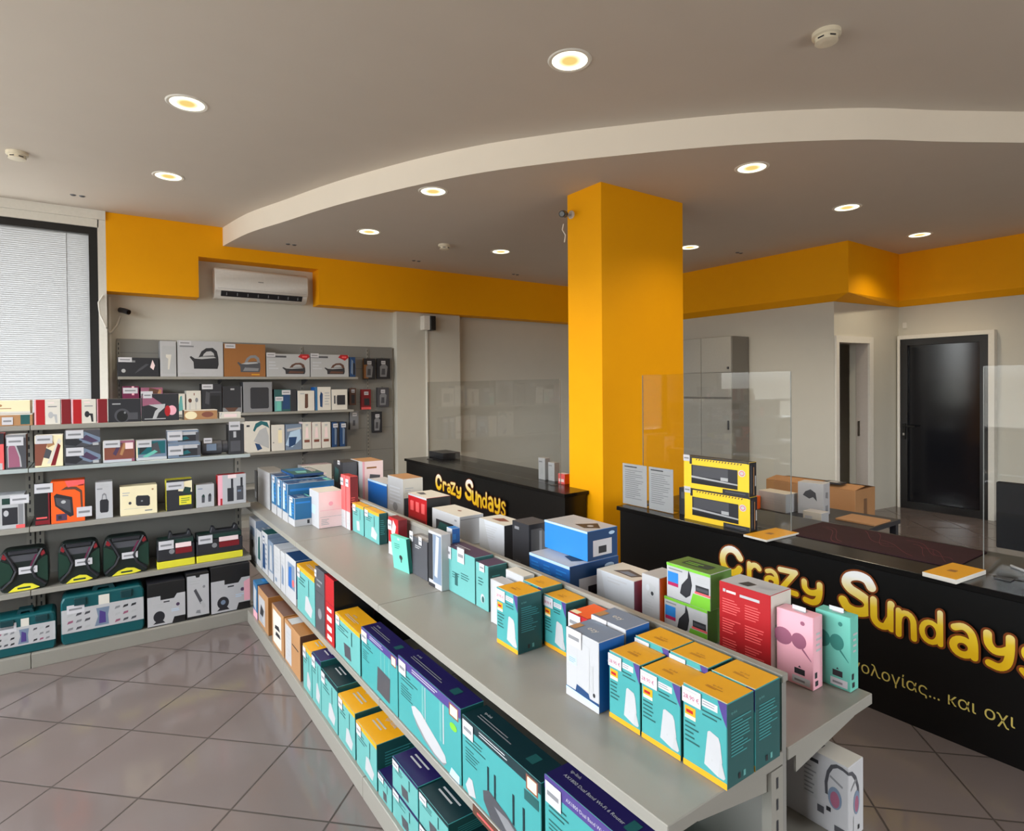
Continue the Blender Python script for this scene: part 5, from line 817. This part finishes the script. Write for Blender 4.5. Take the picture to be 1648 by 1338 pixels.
FY('coffee_box', 'black and brown box, right one of the black pair on the second wall shelf', 'box', plain('grey', 'dgrey', 'dbrown', [('F','r',.0,.2,.94,1,'ink'), ('F','p',[(.1,.2),(.3,.05),(.6,.05),(.8,.2)],'dbrown'), ('F','r',.4,.86,.6,.92,'lgrey')]), 358, 389.5, 622, ZR, YR, 0.2)
FY('oven_box', 'grey box with a rounded black square, centre of the second wall shelf', 'box', plain('grey', 'grey', 'dgrey', [('F','p',[(.24,.16),(.28,.12),(.84,.12),(.88,.16),(.88,.78),(.84,.82),(.28,.82),(.24,.78)],'ink')]), 391, 438, 615, ZR, YR, 0.2)
FY('bottle_box', 'dark teal box with bottle picture and two tags on the second wall shelf', 'box', plain('dteal', 'ink', 'ink', [('F','r',.02,.02,.32,.5,'pteal'), ('F','r',.12,.05,.28,.45,'mintbox'), ('F','p',[(.35,.1),(.7,.1),(.7,.9),(.4,.9)],'navy'), ('F','r',.72,.0,1,1,'ink')], [(.04, .48, .09, .05), (.34, .76, .10, .055)]), 441, 477, 627, ZR, YR, 0.2)
FY('hair_iron_box', 'white box with a black wand picture on the second wall shelf', 'box', plain('offwhite', 'white', 'prodblue', [('F','p',[(.42,.14),(.54,.12),(.62,.18),(.62,.84),(.44,.84)],'dbrown'), ('F','r',.15,.82,.4,.88,'lgrey')]), 478.5, 506, 629, ZR, YR, 0.18)
FY('toothbrush_box', 'white and blue box with a dark brush picture on the second wall shelf', 'box', plain('offwhite', 'paleblue', 'blue', [('F','r',0,0,.14,1,'prodblue'), ('F','p',[(.3,.16),(.45,.12),(.48,.7),(.36,.8),(.28,.6)],'navy'), ('F','l',.6,.2,.95,.8,5,'lgrey')]), 507, 532.5, 623, ZR, YR, 0.18)
FY('console_box', 'white box with a black square device at the right end of the second wall shelf', 'box', plain('offwhite', 'white', 'lgrey', [('F','r',.34,.24,.86,.72,'ink'), ('F','r',.14,.3,.24,.7,'dgrey'), ('F','r',.30,.3,.34,.66,'grey')]), 533.5, 559, 627, ZR, YR, 0.18)
ZR = 0.849
FY('garment_steamer_box', 'white box with teal iron and blue corner on the third wall shelf', 'box', plain('offwhite', 'white', 'offwhite', [('F','p',[(.36,.7),(.46,.92),(.66,1),(.9,.95),(.98,.75),(.9,.8),(.7,.88),(.5,.78),(.42,.66)],'deepteal'), ('F','p',[(.38,.36),(.6,.7),(.85,.8),(.95,.5),(.95,.1),(.7,.2)],'lgrey'), ('F','p',[(.42,.30),(.52,.05),(.7,.1),(.6,.25)],'navy'), ('F','r',.12,.82,.24,.88,'ink')]), 391, 434.5, 678, ZR, YR, 0.2)
FY('white_product_box', 'plain white box beside the teal iron box on the third wall shelf', 'box', plain('offwhite', 'white', 'lgrey', [('F','e',.65,.8,.12,.06,'lgrey'), ('F','r',.1,.3,.2,.34,'grey'), ('F','r',.5,.3,.8,.8,'cream')]), 436.5, 458, 684, ZR, YR, 0.18)
FY('blue_product_box', 'blue and white patterned box on the third wall shelf', 'box', plain('slate', 'slate', 'navy', [('F','p',[(0,.2),(.4,.1),(.95,.4),(.9,.8),(.3,.7)],'paleblue'), ('F','p',[(.2,.1),(.6,.2),(.7,.5),(.2,.5)],'navy'), ('F','p',[(.1,.72),(1,.8),(1,.88),(.1,.82)],'white')]), 459, 485.5, 683, ZR, YR, 0.18)
for i, (a, b) in enumerate(((486.5, 501), (502, 516.5), (517.5, 532))): FY('filter_box', ('left of three matching slim white boxes on the third wall shelf', 'middle of three matching slim white boxes on the third wall shelf', 'right of three matching slim white boxes on the third wall shelf')[i], 'box', plain('offwhite', 'white', 'palepink', [('F','r',.2,.24,.8,.34,'bronze'), ('F','p',[(.3,.4),(.7,.4),(.6,.8),(.4,.8)],'palepink'), ('F','r',.35,.86,.65,.92,'lgrey')]), a, b, 679.5, ZR, YR, 0.16, group='matching slim white boxes')
for i, (a, b) in enumerate(((533.5, 545.5), (546.5, 558.5))): FY('razor_box', ('left one of two dark blue boxes closing the third wall shelf', 'right one of two dark blue boxes closing the third wall shelf')[i], 'box', plain('navy', 'ink', 'ink', [('F','p',[(.4,.1),(.6,.1),(.7,.7),(.4,.8)],'slate'), ('F','r',.7,0,1,1,'ink')], [(.2, .78, .06, .05)]), a, b, 679.5, ZR, YR, 0.16, group='two dark blue boxes')
FY('white_product_box', 'long pale box low on the fourth wall shelf, behind the gondola end', 'box', plain('offwhite', 'palepink', 'lgrey', [('F','l',.1,.3,.9,.7,2,'palepink')]), 486, 534, 755, 0.451, 7.42, 0.2, h=0.19)
def hang(label, x0, x1, y0, y1, cols, art=()):
    a, b = ony(x0, y0, 7.64), ony(x1, y1, 7.64); w = b.x-a.x; h = a.z-b.z
    o = put('hanging_pack', label, 'pack', plain(*cols, art=list(art)), w, 0.035, h, ((a.x+b.x)/2, 7.655, b.z), group='packs hanging on the pegboard')
    MB().tube([(0, -0.03, h+.004), (0, 0.0436, h+.012)], 0.003, MATS['steel'], 6).build('hook', o); price_tag(o, w, 0.035, h, (.3, .72, min(.06, w*.5), .045, ''))
kx = [('F','p',[(.2,.1),(.7,.1),(.8,.6),(.5,.8),(.2,.6)],'grey'), ('F','p',[(.3,.2),(.6,.2),(.6,.5),(.35,.5)],'dgrey')]
hang('black pack with ochre edge, hanging in the top pegboard row', 585, 604, 577, 611, ('ink', 'dgrey', 'brown'), [('F','r',.02,.05,.4,.7,'brown')] + kx); hang('black hanging pack at the far right of the top pegboard row', 607, 628, 577, 610, ('ink', 'dgrey', 'ink'), kx)
hang('small dark brown hanging pack nearest the shelf ends, second pegboard row', 562, 573, 625, 652, ('dbrown', 'ink', 'ink'), [('F','r',.3,.1,.8,.6,'ink')]); hang('dark red hanging pack in the second pegboard row', 581, 597, 627, 659, ('dred', 'dred', 'dred'), [('F','r',.3,.2,.85,.55,'ink'), ('F','r',0,0,1,.12,'coral')]); hang('grey and black hanging pack at the right of the second pegboard row', 607, 626, 624, 655, ('dgrey', 'grey', 'ink'), kx)
hang('grey tapered hanging pack in the third pegboard row', 563, 577, 662, 691, ('grey', 'grey', 'dgrey'), kx); hang('black hanging pack alone at the right of the third pegboard row', 599, 615, 663, 696, ('ink', 'ink', 'ink'), kx)
# ================= things on and behind the counters ==========
def paper_stand(label, x0, x1, y0, y1):
    a, b = onx(x0, (y0+y1)/2, 3.16), onx(x1, (y0+y1)/2, 3.16); w = a.y-b.y; 
    o = empty('notice_stand', (3.17, (a.y+b.y)/2, 0.7255), label, 'notice', 'white printed notices on the counter', -math.pi/2)
    h = 0.30; p = MB().box(-w/2, w/2, -0.001, 0.001, 0.004, h, K('white'))
    rnd = random.Random(int(x0)); p.box(-w*.42, w*.1, -.0016, -.001, h*.92, h*.945, K('ink'))
    for i in range(15):
        z = h*.84-i*h*.048; p.box(-w*.40, -w*.40+w*.8*rnd.uniform(.5, 1), -.0014, -.001, z, z+h*.014, K('grey'))
    p.build('printed_sheet', o)
    MB().box(-w/2-.003, w/2+.003, -0.004, -0.002, 0, h+.004, acr).box(-w/2, w/2, -0.004, 0.06, 0, 0.003, acr).build('acrylic_holder', o)
paper_stand('white printed notice at the very left end of the near counter', 1001, 1039.5, 746, 822); paper_stand('white printed notice between its twin and the yellow keyboard boxes', 1043, 1082, 757, 830)
o = put('card_terminal', 'slim black device standing between the notice and the keyboard boxes', 'device', plain('ink', 'dgrey', 'black', [('F','r',.2,.6,.8,.85,'dgrey')]), 0.09, 0.05, 0.18, (3.24, 2.585, 0.7255), -math.pi/2)
kb = plain('kyellow', 'ink', 'ink', [('F','r',0,.94,1,1,'ink'), ('F','r',.14,.88,.98,.95,'kyellow')] + [('F','p',[(.2+i*.045,.89),(.215+i*.045,.89),(.228+i*.045,.94),(.213+i*.045,.94)],'ink') for i in range(16)] +
    [('F','r',.13,.18,.84,.74,'ink'), ('F','r',.15,.40,.70,.72,'dgrey'), ('F','p',[(.13,.34),(.84,.28),(.84,.32),(.13,.40)],'lgrey'), ('F','r',.13,.16,.84,.28,'black'), ('F','r',.59,.36,.70,.46,'lgrey'), ('F','e',.90,.66,.05,.10,'tagwhite'), ('F','e',.90,.66,.035,.07,'coral'), ('F','e',.90,.66,.026,.05,'tagwhite'), ('F','r',.62,.0,1,.13,'ink'), ('F','r',.66,.04,.95,.08,'dgrey'), ('F','r',.12,.0,.6,.08,'kyellow'), ('F','r',0,.0,.12,.04,'kyellow'), ('F','r',.10,.76,.14,.94,'ink'),
     ('R','r',.15,.1,.35,.9,'dgrey'), ('R','r',.55,.05,.65,.85,'kraft'), ('R','r',.75,.3,.9,.6,'lgrey')], [(.0, .84, .05, .04)])
put('keyboard_box', 'lower of two yellow and black keyboard boxes on the near counter', 'box', kb, 0.475, 0.075, 0.205, (3.175, 2.285, 0.7255), -math.pi/2, group='yellow and black keyboard boxes')
put('keyboard_box', 'upper of two yellow and black keyboard boxes on the near counter', 'box', kb, 0.475, 0.075, 0.205, (3.175, 2.290, 0.931), -math.pi/2, group='yellow and black keyboard boxes')
fly = plain('offwhite', 'yellow', 'offwhite', [('T','p',[(.35,.4),(.6,.42),(.58,.55),(.36,.54)],'brown'), ('T','r',.3,.6,.7,.64,'yellow')])
put('flyer_stack', 'stack of orange flyers at the foot of the keyboard boxes', 'flyers', fly, 0.15, 0.30, 0.012, (3.165, 1.93, 0.7255), -math.pi/2-0.06, group='stacks of orange flyers')
put('flyer_stack', 'stack of orange flyers beside the right acrylic screen', 'flyers', fly, 0.135, 0.27, 0.02, (3.165, 1.04, 0.7255), -math.pi/2-0.1, group='stacks of orange flyers')
mm = MB().box(-0.22, 0.22, -0.42, 0.42, 0, 0.004, M('mat_dark_red', (48, 22, 30), rough=0.7, var=0.3, scale=12, spec=0.2))
rnd = random.Random(11)
for i in range(9):      # thin red curved print lines
    x0, y0, A, L, ph = rnd.uniform(-.17, .08), rnd.uniform(-.38, .12), rnd.uniform(.02, .07), rnd.uniform(.12, .26), rnd.uniform(0, 6)
    pts = [(x0+.18*k/20+A*math.sin(ph+5*k/20), y0+L*k/20) for k in range(21)]
    mm.add([(x-.0016, y, .0042+i*.00003) for x, y in pts]+[(x+.0016, y, .0042+i*.00003) for x, y in pts], [(k, k+1, k+22, k+21) for k in range(20)], M('mat_red_print', (128, 34, 52), rough=0.6))
o = mm.build('desk_mat', loc=(3.50, 1.50, 0.7255)); tag(o, 'large dark red patterned desk mat on the near counter top', 'mat')
mo = empty('monitor', (3.60, 0.60, 0.7255), 'black monitor seen from behind at the right edge of the photo', 'monitor', None, -math.pi/2)
MB().prism([(0.0, 0.06), (0.0, 0.385), (0.035, 0.385), (0.06, 0.34), (0.06, 0.10)], 'x', -0.41, 0.30, M('monitor_plastic', (15, 15, 19), rough=0.65, spec=0.2)).build('housing', mo, bevel=0.004)
MB().box(-0.05, 0.05, 0.02, 0.05, 0.01, 0.12, K('ink')).build('neck', mo); MB().box(-0.14, 0.14, -0.08, 0.12, 0.0, 0.012, K('ink')).build('foot', mo)
o = empty('grey_cable', (0, 0, 0), 'pale cable lying on the counter below the monitor', 'cable')
MB().tube([(3.52, 0.93, 0.732), (3.46, 0.86, 0.732), (3.49, 0.74, 0.732), (3.42, 0.62, 0.732), (3.45, 0.45, 0.732)], 0.005, K('lgrey')).build('cord', o)
# far counter
bx = plain('white', 'white', 'lgrey', [('F','p',[(.2,.2),(.8,.3),(.7,.6),(.3,.5)],'lgrey'), ('F','r',.1,.8,.6,.86,'grey')])
put('white_box', 'taller white pack at the near end of the far counter', 'box', bx, 0.10, 0.06, 0.20, (3.42, 4.37, 0.7255), -math.pi/2); put('white_box', 'shorter white pack right of the taller one on the far counter', 'box', bx, 0.09, 0.06, 0.17, (3.43, 4.24, 0.7255), -math.pi/2)
put('orange_pack', 'small orange pack beside the column on the far counter', 'box', plain('coral', 'palepink', 'brightorange', [('F','r',.1,.2,.9,.5,'palepink')]), 0.09, 0.06, 0.09, (3.40, 4.06, 0.7255), -math.pi/2)
o = put('black_case', 'flat black case at the far left end of the far counter', 'box', plain('ink', 'dgrey', 'ink', [('T','r',.2,.2,.8,.8,'ink')]), 0.36, 0.24, 0.07, (3.52, 6.50, 0.7255), -math.pi/2)
# back counter, cartons behind it
bt = empty('back_table', (4.33, 2.35, 0), 'dark low table behind the near counter carrying white gadget boxes', 'table')
MB().box(-0.32, 0.32, -0.50, 0.62, 0.60, 0.63, K('ink')).build('table_top', bt)
for x in (-0.29, 0.29):
    for y in (-0.47, 0.59): MB().box(x-.02, x+.02, y-.02, y+.02, 0, 0.60, K('ink')).build('leg', bt)
gad = plain('white', 'white', 'white', [('F','p',[(.2,.6),(.45,.5),(.6,.56),(.75,.44),(.7,.7),(.5,.8),(.3,.72)],'dgrey'), ('F','r',.1,.1,.4,.2,'lgrey'), ('R','p',[(.3,.55),(.7,.5),(.7,.7),(.35,.72)],'grey'), ('R','r',.3,.1,.7,.3,'grey')])
GZ = 0.6305
put('gadget_box', 'tallest white gadget box with dark drawing, in front of the big carton', 'box', gad, 0.18, 0.13, 0.235, (4.365, 2.32, GZ), -math.pi/2+0.15)
put('gadget_box', 'white gadget box lying left of the tallest one', 'box', plain('white', 'offwhite', 'lgrey', [('F','l',.1,.3,.9,.7,3,'lgrey'), ('F','r',.05,.1,.2,.9,'lgrey')]), 0.24, 0.14, 0.14, (4.28, 2.555, GZ), -math.pi/2-0.1)
put('gadget_box', 'small pale box in front of the tallest gadget box', 'box', plain('offwhite', 'white', 'lgrey', [('F','r',.1,.2,.5,.6,'silver')]), 0.13, 0.10, 0.075, (4.11, 2.17, GZ), -math.pi/2)
put('orange_pack', 'orange pack between the keyboard boxes and the white gadget boxes', 'box', plain('brightorange', 'coral', 'brightorange', [('F','r',0,0,1,.2,'offwhite')]), 0.13, 0.10, 0.10, (4.16, 2.72, GZ), -math.pi/2)
put('kraft_sheet', 'flat piece of cardboard beside the white gadget boxes', 'cardboard', plain('kraft', 'kraft', 'kraft'), 0.26, 0.24, 0.012, (4.40, 1.99, GZ), -math.pi/2)
ct = empty('large_carton', (5.70, 2.985, 0), 'large brown cardboard carton on the floor behind the near counter', 'carton', None, -math.pi/2)
kr = M('carton_board', (176, 128, 84), rough=0.75, var=0.06, scale=8)
MB().box(-0.43, 0.43, -0.19, 0.19, 0, 0.64, kr).build('carton_body', ct, bevel=0.004)
MB().add([(-0.43, -0.19, .641), (0.43, -0.19, .641), (0.43, -0.002, .665), (-0.43, -0.002, .665)], [(0, 1, 2, 3)], kr).build('flap', ct); MB().add([(-0.43, 0.19, .641), (0.43, 0.19, .641), (0.43, 0.002, .672), (-0.43, 0.002, .672)], [(3, 2, 1, 0)], kr).build('flap', ct)
MB().box(0.4302, 0.431, -0.03, 0.03, 0.0, 0.55, M('carton_tape', (120, 84, 56), rough=0.4)).build('tape', ct)
put('tablet_box', 'small dark tablet with white slip lying on top of the large carton', 'device', plain('ink', 'ink', 'ink', [('T','r',.2,.2,.75,.8,'white')]), 0.16, 0.12, 0.015, (5.60, 2.78, 0.668), -math.pi/2)
o = MB().box(8.475, 8.499, 3.30, 3.345, 2.30, 2.37, whitetrim).build('wall_sensor'); o.location = (0, 0, 0); tag(o, 'small white sensor on the wall above the dark door', 'sensor')
